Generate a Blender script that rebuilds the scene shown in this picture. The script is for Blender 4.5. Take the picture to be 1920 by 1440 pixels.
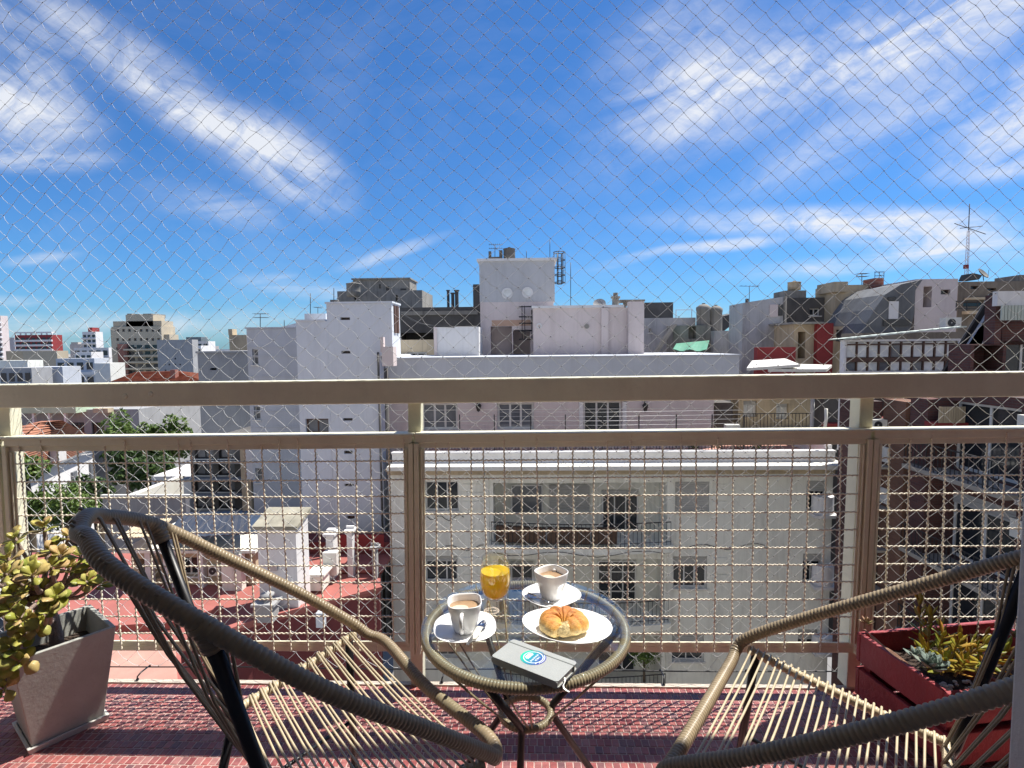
import bpy, math, random
import numpy as np
from mathutils import Vector, Matrix
random.seed(7); rng = np.random.default_rng(7)
sc = bpy.context.scene
for o in list(bpy.data.objects): bpy.data.objects.remove(o)
COL = sc.collection
R_ = math.radians
# ------------------------------------------------------------------ camera
FPX, PITCH, YAW, ROLL, EYE = 1030.7, .07006, .03122, .0105, 1.15
def cam_basis():
    f = Vector((-math.sin(YAW)*math.cos(PITCH), math.cos(YAW)*math.cos(PITCH), -math.sin(PITCH)))
    r = Vector((math.cos(YAW), math.sin(YAW), 0)); u = r.cross(f)
    c, s = math.cos(ROLL), math.sin(ROLL)
    return c*r - s*u, s*r + c*u, f
CR, CU, CF = cam_basis()
cam = bpy.data.cameras.new('camera'); camo = bpy.data.objects.new('camera', cam); COL.objects.link(camo)
cam.sensor_fit = 'HORIZONTAL'; cam.sensor_width = 36; cam.lens = 36*FPX/1920
cam.clip_start = .02; cam.clip_end = 6000
camo.matrix_world = Matrix(((CR.x, CU.x, -CF.x, 0), (CR.y, CU.y, -CF.y, 0), (CR.z, CU.z, -CF.z, EYE), (0, 0, 0, 1)))
sc.camera = camo
# ------------------------------------------------------------------ sun, sky, exposure
SUN = Vector((.45, .284, 1)).normalized()
sun = bpy.data.lights.new('sun', 'SUN'); suno = bpy.data.objects.new('sun', sun); COL.objects.link(suno)
sun.energy = 4.4; sun.angle = R_(.53); sun.color = (1, .95, .87)
suno.rotation_euler = (-SUN).to_track_quat('-Z', 'Y').to_euler()
suno.location = (8, 5, 20)
W = bpy.data.worlds.new('World'); sc.world = W; W.use_nodes = True
def nd(nt, typ, **kw):
    n = nt.nodes.new(typ)
    for k, v in kw.items():
        if k.startswith('i_'):
            key = k[2:]
            n.inputs[int(key) if key.isdigit() else key.replace('_', ' ')].default_value = v
        else: setattr(n, k, v)
    return n
def mth(nt, op, a, b=None, c=None, clamp=False):
    n = nt.nodes.new('ShaderNodeMath'); n.operation = op; n.use_clamp = clamp
    for i, v in enumerate((a, b, c)):
        if v is None: continue
        if isinstance(v, (int, float)): n.inputs[i].default_value = v
        else: nt.links.new(v, n.inputs[i])
    return n.outputs[0]
def build_world():
    nt = W.node_tree; nt.nodes.clear(); L = nt.links.new
    out = nd(nt, 'ShaderNodeOutputWorld'); bg = nd(nt, 'ShaderNodeBackground'); L(bg.outputs[0], out.inputs[0])
    bg.inputs[1].default_value = .072
    sky = nd(nt, 'ShaderNodeTexSky', sky_type='NISHITA', sun_disc=False)
    sky.sun_elevation = math.asin(SUN.z); sky.sun_rotation = math.atan2(SUN.x, SUN.y)
    sky.altitude = 25; sky.air_density = 1; sky.dust_density = .35; sky.ozone_density = 2.2
    hs = nd(nt, 'ShaderNodeMix', data_type='RGBA', blend_type='MULTIPLY'); hs.inputs[0].default_value = 1; L(sky.outputs[0], hs.inputs[6]); hs.inputs[7].default_value = (.31, .63, 1, 1)
    geo = nd(nt, 'ShaderNodeTexCoord'); sp = nd(nt, 'ShaderNodeSeparateXYZ'); L(geo.outputs['Generated'], sp.inputs[0])
    x, y, z = sp.outputs
    # azimuth / elevation style coordinates: u to the right of north, v up
    yy = mth(nt, 'MAXIMUM', y, .12)
    u = mth(nt, 'DIVIDE', x, yy); v = mth(nt, 'DIVIDE', z, yy)
    cb = nd(nt, 'ShaderNodeCombineXYZ'); L(u, cb.inputs[0]); L(v, cb.inputs[1])
    front = mth(nt, 'MULTIPLY_ADD', y, 4.0, -.6, clamp=True)
    # wispy texture shared by all clouds, domain-warped
    def wisp(rot, sx, sy, seed, detail=9, rough=.58):
        mp = nd(nt, 'ShaderNodeMapping', vector_type='TEXTURE'); L(cb.outputs[0], mp.inputs[0])
        mp.inputs['Location'].default_value = (seed, seed*.7, 0)
        mp.inputs['Rotation'].default_value = (0, 0, rot); mp.inputs['Scale'].default_value = (sx, sy, 1)
        nz = nd(nt, 'ShaderNodeTexNoise', i_Scale=1.0, i_Detail=detail, i_Roughness=rough, i_Distortion=.55); L(mp.outputs[0], nz.inputs[0])
        return nz.outputs[0]
    tex = {'a': wisp(R_(-31), .34, .085, 3.1), 'b': wisp(R_(24), .30, .075, 8.4), 'c': wisp(R_(4), .38, .05, 5.2)}
    def PX(px, py): return ((px-992)/1030, (648-py)/1030)
    # px, py, half length, half width (px), angle deg (counter-clockwise), strength, texture
    mp = nd(nt, 'ShaderNodeMapping'); L(cb.outputs[0], mp.inputs[0]); mp.inputs['Scale'].default_value = (9, 13, 1)
    bz = nd(nt, 'ShaderNodeTexNoise', i_Scale=1.0, i_Detail=10, i_Roughness=.66, i_Distortion=1.3); L(mp.outputs[0], bz.inputs[0])
    brk = nd(nt, 'ShaderNodeMapRange', i_1=.34, i_2=.62, i_3=.42, i_4=1.25); L(bz.outputs[0], brk.inputs[0]); brk = brk.outputs[0]
    blobs = [(330, 175, 330, 62, -36, 1.0, 'a'), (560, 305, 130, 66, -38, 1.0, 'a'), (470, 255, 150, 44, -24, .7, 'a'),
             (40, 120, 190, 140, -35, .75, 'a'), (70, 285, 150, 32, -2, .95, 'c'), (60, 200, 150, 70, -10, .55, 'a'), (420, 385, 150, 36, -12, .42, 'c'),
             (1780, 60, 330, 90, 24, 1.1, 'b'), (1500, 150, 430, 90, 24, .8, 'b'), (1330, 200, 230, 70, 20, .72, 'b'),
             (1260, 120, 160, 110, 40, .5, 'b'), (1880, 250, 190, 85, 22, 1.15, 'b'), (1900, 330, 200, 30, 8, .9, 'b'), (1620, 260, 330, 60, 24, .5, 'b'),
             (1560, 430, 330, 28, -1, 1.05, 'c'), (1720, 462, 240, 40, -5, 1.1, 'c'), (1350, 470, 130, 12, 4, .9, 'c'), (1600, 505, 260, 20, 5, .75, 'c'),
             (1180, 492, 90, 10, 14, .5, 'c'), (735, 475, 110, 13, 17, .72, 'c'), (570, 535, 120, 22, -6, .8, 'c'), (110, 610, 330, 34, 0, .62, 'c'), (700, 600, 900, 30, 0, .3, 'c'), (60, 475, 80, 12, 6, .5, 'c'), (60, 560, 120, 13, -6, .45, 'c')]
    tot = None
    for px, py, a, b, ang, st, tx in blobs:
        mp = nd(nt, 'ShaderNodeMapping', vector_type='TEXTURE'); L(cb.outputs[0], mp.inputs[0])
        cu, cv = PX(px, py)
        mp.inputs['Location'].default_value = (cu, cv, 0); mp.inputs['Rotation'].default_value = (0, 0, R_(ang))
        mp.inputs['Scale'].default_value = (a/1030, b/1030, 1)
        ln = nd(nt, 'ShaderNodeVectorMath', operation='LENGTH'); L(mp.outputs[0], ln.inputs[0])
        mr = nd(nt, 'ShaderNodeMapRange', interpolation_type='SMOOTHERSTEP', i_1=0.0, i_2=1.45, i_3=1.0, i_4=0.0); L(ln.outputs['Value'], mr.inputs[0])
        f = mth(nt, 'MULTIPLY', mr.outputs[0], st)
        n = mth(nt, 'MULTIPLY_ADD', tex[tx], 2.7, -.86, clamp=False)
        f = mth(nt, 'MULTIPLY', f, mth(nt, 'MULTIPLY', mth(nt, 'MAXIMUM', n, .13), brk))
        tot = f if tot is None else mth(nt, 'ADD', tot, f)
    tot = mth(nt, 'MULTIPLY', tot, front)
    # thin cirrus everywhere else in the sky dome
    mp = nd(nt, 'ShaderNodeMapping'); L(geo.outputs['Generated'], mp.inputs[0]); mp.inputs['Scale'].default_value = (2.2, 5, 5)
    gz = nd(nt, 'ShaderNodeTexNoise', i_Scale=1.3, i_Detail=8, i_Roughness=.62, i_Distortion=.7); L(mp.outputs[0], gz.inputs[0])
    gen = mth(nt, 'MULTIPLY', mth(nt, 'MULTIPLY_ADD', gz.outputs[0], 2.6, -1.25, clamp=True), mth(nt, 'SUBTRACT', 1.0, mth(nt, 'MULTIPLY', front, .9)))
    tot = mth(nt, 'ADD', tot, gen)
    mask = mth(nt, 'MULTIPLY', mth(nt, 'POWER', mth(nt, 'MINIMUM', mth(nt, 'MAXIMUM', tot, 0), 1.0), .9), .93)
    mx = nd(nt, 'ShaderNodeMix', data_type='RGBA'); L(mask, mx.inputs[0]); L(hs.outputs[2], mx.inputs[6])
    mx.inputs[7].default_value = CLOUD
    L(mx.outputs[2], bg.inputs[0])
CLOUD = (6.3, 6.5, 6.9, 1)
build_world()
vs = sc.view_settings; vs.view_transform = 'Standard'; vs.look = 'None'; vs.gamma = 1; vs.use_curve_mapping = False
vs.exposure = .95
sc.cycles.max_bounces = 7; sc.cycles.transparent_max_bounces = 16; sc.cycles.transmission_bounces = 8
sc.cycles.use_denoising = True
sc.cycles.caustics_refractive = False; sc.cycles.caustics_reflective = False

# ------------------------------------------------------------------ pixel -> place helpers (photo 1920 x 1440, each with its own distance)
def ray(x, y): return CF + CR*((x-960)/FPX) + CU*((720-y)/FPX)
def atY(x, y, Y):
    d = ray(x, y); t = Y/d.y; return Vector((d.x*t, Y, EYE+d.z*t))
def atX(x, y, X):
    d = ray(x, y); t = X/d.x; return Vector((X, d.y*t, EYE+d.z*t))
def atZ(x, y, Z):
    d = ray(x, y); t = (Z-EYE)/d.z; return Vector((d.x*t, d.y*t, Z))
def rect(x0, y0, x1, y1, Y):
    a = atY(x0, (y0+y1)/2, Y).x; b = atY(x1, (y0+y1)/2, Y).x
    c = atY((x0+x1)/2, y1, Y).z; d = atY((x0+x1)/2, y0, Y).z
    return a, b, c, d      # X0 X1 Z0 Z1
# ------------------------------------------------------------------ materials
MATS = {}
def material(name, col, rough=.8, var=.12, scale=4.0, bump=0., bscale=None, stain=0., stain_col=(.1, .09, .08), spec=.5, metal=0., coat=0., trans=0., ior=1.45, island=None, objrand=None, streak=True, sheen=0., tl=0., grime=0.):
    if name in MATS: return MATS[name]
    m = bpy.data.materials.new(name); m.use_nodes = True; nt = m.node_tree; L = nt.links.new
    b = nt.nodes['Principled BSDF']; b.inputs['Roughness'].default_value = rough; b.inputs['Metallic'].default_value = metal
    b.inputs['Specular IOR Level'].default_value = spec; b.inputs['Coat Weight'].default_value = coat
    b.inputs['Transmission Weight'].default_value = trans; b.inputs['IOR'].default_value = ior
    tc = nd(nt, 'ShaderNodeTexCoord')
    nz = nd(nt, 'ShaderNodeTexNoise', i_Scale=scale, i_Detail=6, i_Roughness=.6); L(tc.outputs['Object'], nz.inputs[0])
    mx = nd(nt, 'ShaderNodeMix', data_type='RGBA')
    mr = nd(nt, 'ShaderNodeMapRange', i_1=.3, i_2=.7); L(nz.outputs[0], mr.inputs[0]); L(mr.outputs[0], mx.inputs[0])
    mx.inputs[6].default_value = (*[c*(1-var) for c in col], 1); mx.inputs[7].default_value = (*[min(1, c*(1+var)) for c in col], 1)
    cur = mx.outputs[2]
    pal = island or objrand
    if pal:
        if island: g = nd(nt, 'ShaderNodeNewGeometry').outputs['Random Per Island']
        else: g = nd(nt, 'ShaderNodeObjectInfo').outputs['Random']
        cr = nd(nt, 'ShaderNodeValToRGB'); cr.color_ramp.interpolation = 'LINEAR'; L(g, cr.inputs[0])
        e = cr.color_ramp.elements
        while len(e) < len(pal): e.new(.5)
        for i, c in enumerate(pal): e[i].position = i/max(1, len(pal)-1); e[i].color = (*c, 1)
        m2 = nd(nt, 'ShaderNodeMix', data_type='RGBA', blend_type='MULTIPLY'); m2.inputs[0].default_value = 1
        L(cr.outputs[0], m2.inputs[6]); 
        gr = nd(nt, 'ShaderNodeMapRange', i_1=.25, i_2=.75, i_3=1-var, i_4=1+var); L(nz.outputs[0], gr.inputs[0]); L(gr.outputs[0], m2.inputs[7]); cur = m2.outputs[2]
    if stain > 0:
        mp = nd(nt, 'ShaderNodeMapping'); L(tc.outputs['Object'], mp.inputs[0]); mp.inputs['Scale'].default_value = (1.1, 1.1, .22) if streak else (.7, .7, .7)
        n2 = nd(nt, 'ShaderNodeTexNoise', i_Scale=1.4, i_Detail=9, i_Roughness=.68); L(mp.outputs[0], n2.inputs[0])
        r2 = nd(nt, 'ShaderNodeMapRange', i_1=.5, i_2=.72, i_3=0., i_4=stain); L(n2.outputs[0], r2.inputs[0])
        if streak:      # finer rain streaks
            mp5 = nd(nt, 'ShaderNodeMapping'); L(tc.outputs['Object'], mp5.inputs[0]); mp5.inputs['Scale'].default_value = (5.5, 5.5, .35)
            n5 = nd(nt, 'ShaderNodeTexNoise', i_Scale=1.0, i_Detail=6, i_Roughness=.65); L(mp5.outputs[0], n5.inputs[0])
            r5 = nd(nt, 'ShaderNodeMapRange', i_1=.52, i_2=.75, i_3=0., i_4=stain*.7); L(n5.outputs[0], r5.inputs[0])
            r2o = mth(nt, 'MAXIMUM', r2.outputs[0], r5.outputs[0])
        else: r2o = r2.outputs[0]
        m3 = nd(nt, 'ShaderNodeMix', data_type='RGBA'); L(r2o, m3.inputs[0]); L(cur, m3.inputs[6]); m3.inputs[7].default_value = (*stain_col, 1); cur = m3.outputs[2]
    if grime > 0:
        n4 = nd(nt, 'ShaderNodeTexNoise', i_Scale=scale*9, i_Detail=5, i_Roughness=.7); L(tc.outputs['Object'], n4.inputs[0])
        r4 = nd(nt, 'ShaderNodeMapRange', i_1=.56, i_2=.7, i_3=0., i_4=grime); L(n4.outputs[0], r4.inputs[0])
        m4 = nd(nt, 'ShaderNodeMix', data_type='RGBA'); L(r4.outputs[0], m4.inputs[0]); L(cur, m4.inputs[6]); m4.inputs[7].default_value = (*[c*.45 for c in col], 1); cur = m4.outputs[2]
    L(cur, b.inputs['Base Color'])
    if bump > 0:
        n3 = nd(nt, 'ShaderNodeTexNoise', i_Scale=bscale or scale*8, i_Detail=5, i_Roughness=.6); L(tc.outputs['Object'], n3.inputs[0])
        bp = nd(nt, 'ShaderNodeBump', i_Strength=min(1, bump), i_Distance=.01 if bump <= 1 else .05); L(n3.outputs[0], bp.inputs['Height']); L(bp.outputs[0], b.inputs['Normal'])
    if tl > 0:
        t = nd(nt, 'ShaderNodeBsdfTranslucent'); L(cur, t.inputs[0]); ms = nd(nt, 'ShaderNodeMixShader'); ms.inputs[0].default_value = tl
        L(b.outputs[0], ms.inputs[1]); L(t.outputs[0], ms.inputs[2]); L(ms.outputs[0], nt.nodes['Material Output'].inputs[0])
    MATS[name] = m; return m
M = material
# ------------------------------------------------------------------ mesh builder
class MB:
    def __init__(s): s.v = []; s.f = []; s.sm = []
    def add(s, vs, fs, smooth=False):
        o = len(s.v); s.v.extend([tuple(map(float, p)) for p in vs]); s.f.extend([tuple(i+o for i in f) for f in fs]); s.sm.extend([smooth]*len(fs)); return s
    def box(s, x0, x1, y0, y1, z0, z1):
        x0, x1 = min(x0, x1), max(x0, x1); y0, y1 = min(y0, y1), max(y0, y1); z0, z1 = min(z0, z1), max(z0, z1)
        return s.add([(x0,y0,z0),(x1,y0,z0),(x1,y1,z0),(x0,y1,z0),(x0,y0,z1),(x1,y0,z1),(x1,y1,z1),(x0,y1,z1)],
                     [(0,3,2,1),(4,5,6,7),(0,1,5,4),(1,2,6,5),(2,3,7,6),(3,0,4,7)])
    def bar(s, p, q, w, h=None, up=(0, 0, 1)):      # rectangular bar between two points
        p, q = Vector(p), Vector(q); d = (q-p).normalized(); h = h or w
        a = d.cross(Vector(up)); a = a.normalized() if a.length > 1e-6 else Vector((1, 0, 0)); b = a.cross(d).normalized()
        c = [(-1,-1),(1,-1),(1,1),(-1,1)]
        vs = [P + a*(i*w/2) + b*(j*h/2) for P in (p, q) for i, j in c]
        return s.add(vs, [(0,1,2,3)[::-1],(4,5,6,7)]+[(i,(i+1)%4,(i+1)%4+4,i+4) for i in range(4)])
    def frus(s, c0, r0, c1, r1, n=12, cap=True):
        return s.tube([c0, c1], [r0, r1], n, cap=cap)
    def tube(s, pts, r, n=8, closed=False, cap=True, smooth=True):
        P = np.array([tuple(p) for p in pts], float); N = len(P)
        if np.isscalar(r): r = [r]*N
        if closed: T = np.roll(P, -1, 0)-np.roll(P, 1, 0)
        else:
            T = np.empty_like(P); T[1:-1] = P[2:]-P[:-2]; T[0] = P[1]-P[0]; T[-1] = P[-1]-P[-2]
        T /= np.linalg.norm(T, axis=1)[:, None]+1e-12
        a = np.cross(T[0], (0, 0, 1.)); 
        if np.linalg.norm(a) < 1e-3: a = np.cross(T[0], (0, 1., 0))
        a /= np.linalg.norm(a); A = [a]
        for i in range(1, N):
            a = A[-1]-T[i]*np.dot(A[-1], T[i]); a /= np.linalg.norm(a)+1e-12; A.append(a)
        A = np.array(A); B = np.cross(T, A)
        if closed:      # untwist
            a = A[-1]-T[0]*np.dot(A[-1], T[0]); a /= np.linalg.norm(a)
            ang = math.atan2(np.dot(a, B[0]), np.dot(a, A[0])); th = -ang*np.arange(N)/N
            A, B = A*np.cos(th)[:, None]+B*np.sin(th)[:, None], -A*np.sin(th)[:, None]+B*np.cos(th)[:, None]
        t = np.arange(n)*2*math.pi/n; r = np.array(r)
        V = P[:, None]+r[:, None, None]*(A[:, None]*np.cos(t)[None, :, None]+B[:, None]*np.sin(t)[None, :, None])
        o = len(s.v); s.v.extend(map(tuple, V.reshape(-1, 3)))
        m = N if closed else N-1
        for i in range(m):
            j = (i+1) % N
            for k in range(n):
                l = (k+1) % n; s.f.append((o+i*n+k, o+i*n+l, o+j*n+l, o+j*n+k)); s.sm.append(smooth)
        if cap and not closed:
            s.f.append(tuple(o+k for k in range(n))[::-1]); s.f.append(tuple(o+(N-1)*n+k for k in range(n))); s.sm += [False]*2
        return s
    def lathe(s, prof, n=32, c=(0, 0, 0), smooth=True, sup=2.0, rot=0., closed=False):   # prof: (r, z); sup > 2 gives rounded squares (per-point third value)
        o = len(s.v); c = Vector(c)
        for q in prof:
            e = q[2] if len(q) > 2 else sup
            for k in range(n):
                t = 2*math.pi*k/n; ct, st = math.cos(t), math.sin(t)
                rr = q[0]/((abs(ct)**e+abs(st)**e)**(1/e)) if q[0] > 1e-9 else 0
                s.v.append((c.x+rr*math.cos(t+rot), c.y+rr*math.sin(t+rot), c.z+q[1]))
        K = len(prof)
        for i in range(K if closed else K-1):
            j = (i+1) % K
            for k in range(n):
                l = (k+1) % n; s.f.append((o+i*n+k, o+i*n+l, o+j*n+l, o+j*n+k)); s.sm.append(smooth)
        return s
    def build(s, name, mat=None, parent=None, **props):
        me = bpy.data.meshes.new(name)
        off = wloc(parent) if parent else Vector((0, 0, 0))
        V = np.array(s.v, float)-np.array(off)
        me.from_pydata(V.tolist(), [], s.f); me.polygons.foreach_set('use_smooth', s.sm)
        if mat: me.materials.append(mat)
        me.validate(); me.update()
        return link(name, me, parent, **props)
def wloc(o):
    v = Vector((0, 0, 0))
    while o: v += o.location; o = o.parent
    return v
def link(name, me, parent=None, loc=None, **props):
    o = bpy.data.objects.new(name, me); COL.objects.link(o)
    if parent: o.parent = parent
    if loc is not None: o.location = Vector(loc)-(wloc(parent) if parent else Vector((0, 0, 0)))
    for k, v in props.items(): o[k] = v
    return o
def thing(name, label, cat, loc=(0, 0, 0), group=None):
    o = bpy.data.objects.new(name, None); COL.objects.link(o); o.location = loc; o['label'] = label; o['category'] = cat
    o.empty_display_size = .1
    if group: o['group'] = group
    return o
def solo(mb, name, mat, label, cat, group=None):
    o = mb.build(name, mat); o['label'] = label; o['category'] = cat
    if group: o['group'] = group
    return o
def bevel(o, w, seg=2):
    m = o.modifiers.new('bevel', 'BEVEL'); m.width = w; m.segments = seg; m.limit_method = 'ANGLE'; m.angle_limit = R_(40); return o
def catmull(C, k=8, closed=False):
    C = np.array([tuple(c) for c in C], float)
    P = np.concatenate([C[-1:], C, C[:2]]) if closed else np.concatenate([2*C[:1]-C[1:2], C, 2*C[-1:]-C[-2:-1]])
    out = []
    for i in range(1, len(P)-2):
        p0, p1, p2, p3 = P[i-1:i+3]; t = np.linspace(0, 1, k, endpoint=False)[:, None]
        out.append(.5*((2*p1)+(-p0+p2)*t+(2*p0-5*p1+4*p2-p3)*t*t+(-p0+3*p1-3*p2+p3)*t**3))
    if not closed: out.append(P[-2:-1])
    return np.concatenate(out)
def resample(P, step, closed=False):
    P = np.array(P, float)
    if closed: P = np.concatenate([P, P[:1]])
    d = np.r_[0, np.cumsum(np.linalg.norm(np.diff(P, axis=0), axis=1))]
    n = max(2, int(round(d[-1]/step))+1); t = np.linspace(0, d[-1], n)
    Q = np.stack([np.interp(t, d, P[:, i]) for i in range(3)], -1)
    return (Q[:-1], t[:-1], d[-1]) if closed else (Q, t, d[-1])
# ================================================================== THE BALCONY
white_plaster = M('white_plaster', (.62, .61, .58), .85, .06, 3, .15)
cream = M('cream_paint', (.80, .775, .60), .42, .07, 7, .12, 60, stain=.30, stain_col=(.50, .41, .28), grime=.10)
wire_paint = M('wire_paint', (.80, .73, .58), .4, .08, 40, 0, grime=.15)
black_metal = M('black_metal', (.012, .012, .014), .38, .1, 20, 0)
TILE_PAL = [(.20,.055,.055),(.29,.085,.078),(.36,.125,.11),(.35,.165,.15),(.31,.10,.09),(.25,.10,.095),(.17,.085,.088),(.34,.115,.105),(.27,.075,.07),(.23,.125,.125)]
tile_mat = M('mosaic_tile', (.4, .1, .1), .32, .22, 60, .1, 220, objrand=TILE_PAL, spec=.45)
tile_rest = M('mosaic_tile_rest', (.4, .1, .1), .32, .22, 60, .1, 220, island=TILE_PAL, spec=.45)
grout = M('grout', (.50, .37, .33), .9, .12, 20, .3)
floor = MB().box(-3.2, 3.6, -1.2, 1.776, -.16, .0005).build('floor', grout, kind='structure')
TW, TD, TG = .0215, .030, .0024
def tile_mesh(w, d):
    b = MB(); x, y = w/2, d/2; e = .0011; h = .0018
    b.add([(-x,-y,-.004),(x,-y,-.004),(x,y,-.004),(-x,y,-.004),(-x,-y,h-e),(x,-y,h-e),(x,y,h-e),(-x,y,h-e),(-x+e,-y+e,h),(x-e,-y+e,h),(x-e,y-e,h),(-x+e,y-e,h)],
          [(0,1,5,4),(1,2,6,5),(2,3,7,6),(3,0,4,7),(4,5,9,8),(5,6,10,9),(6,7,11,10),(7,4,8,11),(8,9,10,11)])
    return b
tm = tile_mesh(TW-TG, TD-TG); tme = bpy.data.meshes.new('tile'); tme.from_pydata(tm.v, [], tm.f); tme.materials.append(tile_mat)
slots = []
row = 0; y = 1.7755-TD/2
while y > .55:
    x = -2.4+(row % 2)*TW*.5+random.uniform(-.004, .004)
    while x < 2.4: slots.append((x, y)); x += TW
    y -= TD; row += 1
# the 300 tiles that show largest: on the sunlit front strip between planter, chairs and table
def shown(p):
    X, Y = p; d = Vector((X, Y, -EYE)); zc = d.dot(CF); px = 960+FPX*d.dot(CR)/zc; py = 720-FPX*d.dot(CU)/zc
    return px, py
cand = []
for p in slots:
    px, py = shown(p)
    if -5 < px < 1880 and py < 1438 and not (215 < px < 300 and py < 1300): cand.append((py + (60 if (60 < px < 400 or 930 < px < 1290) else 0), p))
cand.sort(reverse=True); top = set(c[1] for c in cand[:300])
rest = MB()
for p in slots:
    dz = random.uniform(-.0004, .0003)
    if p in top:
        o = link('tile', tme, floor, loc=(p[0]+random.uniform(-.0004, .0004), p[1]+random.uniform(-.0004, .0004), dz)); o.rotation_euler = (random.uniform(-.012, .012), random.uniform(-.012, .012), random.uniform(-.02, .02))
    elif p[1] > .95:
        rest.add([(v[0]+p[0], v[1]+p[1], v[2]+dz) for v in tm.v], tm.f)
rest.build('tile_field', tile_rest, floor, kind='stuff')
lip_mat = M('lip_plaster', (.50, .44, .37), .85, .12, 10, .5, stain=.35, stain_col=(.3, .24, .2))
MB().box(-3.2, 3.6, 1.7765, 1.795, -.16, .006).build('floor_lip', lip_mat, kind='structure')
MB().box(-3.2, 3.6, -1.25, 1.64, 2.72, 2.86).build('ceiling', M('ceiling_paint', (.66, .65, .62), .9, .05, 3), kind='structure')
for x in (-2.42, 2.62): MB().box(x, x+.12, -1.249, 1.60, -.0012, 2.719).build('wall_light_block', M('light_block_render', (.62, .60, .56), .9, .06, 3), kind='structure')  # unseen side walls, added to cut the ambient light inside the balcony
MB().box(-3.2, 3.6, -1.29, -1.25, -.16, 2.86).build('wall_behind', M('door_and_curtain', (.46, .45, .43), .6, .1, 2), kind='structure')
MB().box(-40, 40, -1.40, -1.30, -26.9, 16).build('own_facade_bounce', M('facade_bounce_render', (.68, .64, .57), .9, .06, .5), kind='structure')  # unseen front of this building, added to bounce sunlight onto the facades opposite
# door jamb at the right edge of the view
jm = MB(); jm.box(.510, .600, .485, .577, -.0012, 2.72); jm.box(.518, .604, .455, .485, -.0012, 2.72)
bevel(solo(jm, 'door_jamb', M('jamb_paint', (.50, .50, .48), .55, .05, 6, .2), 'pale grey door jamb standing close at the right edge of the view', 'door frame'), .004)
# ---- railing: slightly out of square, as built
LEAN, SLOPE = .0142, .004
def sh(x, y, z): return (x+LEAN*(z-.6), y, z+SLOPE*x)
def shm(mb): mb.v = [sh(*p) for p in mb.v]; return mb
rail = thing('balcony_railing', 'cream painted steel balcony railing with a wide top rail and crimped wire mesh panels', 'railing', (0, 1.75, 0))
b = MB()
xs = [-3.0, -1.6, -.4, .5, 1.3, 3.3]
b.box(-3.0, 3.3, 1.742, 1.790, .969, 1.0465)
bevel(shm(b).build('top_rail', cream, rail), .004)
rv = MB()
for X, Z in ((-1.345, 1.0), (-1.262, 1.005)): rv.lathe([(0, 0), (.006, 0), (.009, .0), (.009, .002)], 10, (0, 0, 0))
ri = MB()
for px_, py_ in ((235, 743), (283, 739)):
    p = atY(px_, py_, 1.742)
    ri.tube([(p.x, 1.7425, p.z), (p.x, 1.7395, p.z)], [.0095, .006], 12)
ri.build('rail_bolts', cream, rail, kind='stuff')
for X in (-1.792, -.403, 1.0525, 2.5):
    w0, w1 = (X, X+.0425)
    bevel(shm(MB().box(w0, w1, 1.7815, 1.838 if X > .5 else 1.826, .0005, .9685)).build('post', cream, rail), .002)
zr = [.7797-.0579*i for i in range(11)]
RW, AW, LAM = .0025, .0012, .0150
def crimp(L):
    n = int(L/LAM*7); t = np.linspace(0, L, n)
    ph = 2*math.pi*t/LAM
    return np.stack([t, AW*np.cos(ph), AW*np.sin(ph)], -1)
WIRE = {}
def wire_mesh(L, vert):
    k = (round(L, 4), vert)
    if k not in WIRE:
        P = crimp(L); 
        if vert: P = P[:, [1, 2, 0]]
        m = MB().tube(P, RW if not vert else RW*1.05, 5)
        me = bpy.data.meshes.new('wire'); me.from_pydata([tuple(p) for p in m.v], [], m.f); me.polygons.foreach_set('use_smooth', m.sm); me.materials.append(wire_paint); WIRE[k] = me
    return WIRE[k]
ZB, ZT = .131, .871
for (x0, x1) in ((-3.1, -1.752), (-1.743, -.3790), (-.3760, 1.0730), (1.0765, 2.5)):
    f = MB(); fy0, fy1 = 1.738, 1.768
    f.box(x0, x1, fy0, fy1+.03, ZT-.007, ZT)                 # flat cap on top
    f.box(x0+.004, x1-.004, fy0+.006, fy1, ZT-.030, ZT-.0073); f.box(x0+.006, x1-.006, fy0+.012, fy0+.018, ZT-.048, ZT-.0303)
    f.box(x0, x1, fy0+.026, fy1+.024, ZB, ZB+.020); f.box(x0+.006, x1-.006, fy0+.026, fy0+.032, ZB+.0203, ZB+.035)
    for xa, s in ((x0, 1), (x1, -1)):
        f.box(xa, xa+s*.015, fy0, fy1, ZB+.0005, ZT-.031)
        f.box(xa+s*.0153, xa+s*.033, fy0+.012, fy0+.018, ZB+.038, ZT-.049)
        f.box(xa+s*.0205, xa+s*.0255, fy0+.006, fy0+.0118, ZB+.038, ZT-.049)
    pan = shm(f).build('mesh_panel', cream, rail)
    bevel(pan, .0012, 1)
    if x0 < -2: lo, hi = -2.2, x1
    elif x1 > 2: lo, hi = x0, 1.98
    else: lo, hi = x0, x1
    for z in zr:
        o = link('wire', wire_mesh(hi-lo-.024, False), pan, loc=sh(lo+.012, 1.7525+random.uniform(-.001, .001), z+random.uniform(-.002, .002)))
        o.rotation_euler = (random.uniform(-3, 3), -SLOPE+random.uniform(-.0012, .0012), 0)
    n = int(round((x1-x0-.03)/.0579)); pit = (x1-x0-.03)/n
    for i in range(n+1):
        x = x0+.015+pit*i
        if not (lo+.01 < x < hi-.01): continue
        o = link('wire', wire_mesh(ZT-ZB-.02, True), pan, loc=sh(x+random.uniform(-.0012, .0012), 1.7525+random.uniform(-.001, .001), ZB+.008))
        o.rotation_euler = (0, LEAN+random.uniform(-.004, .004), random.uniform(-3, 3))
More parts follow.
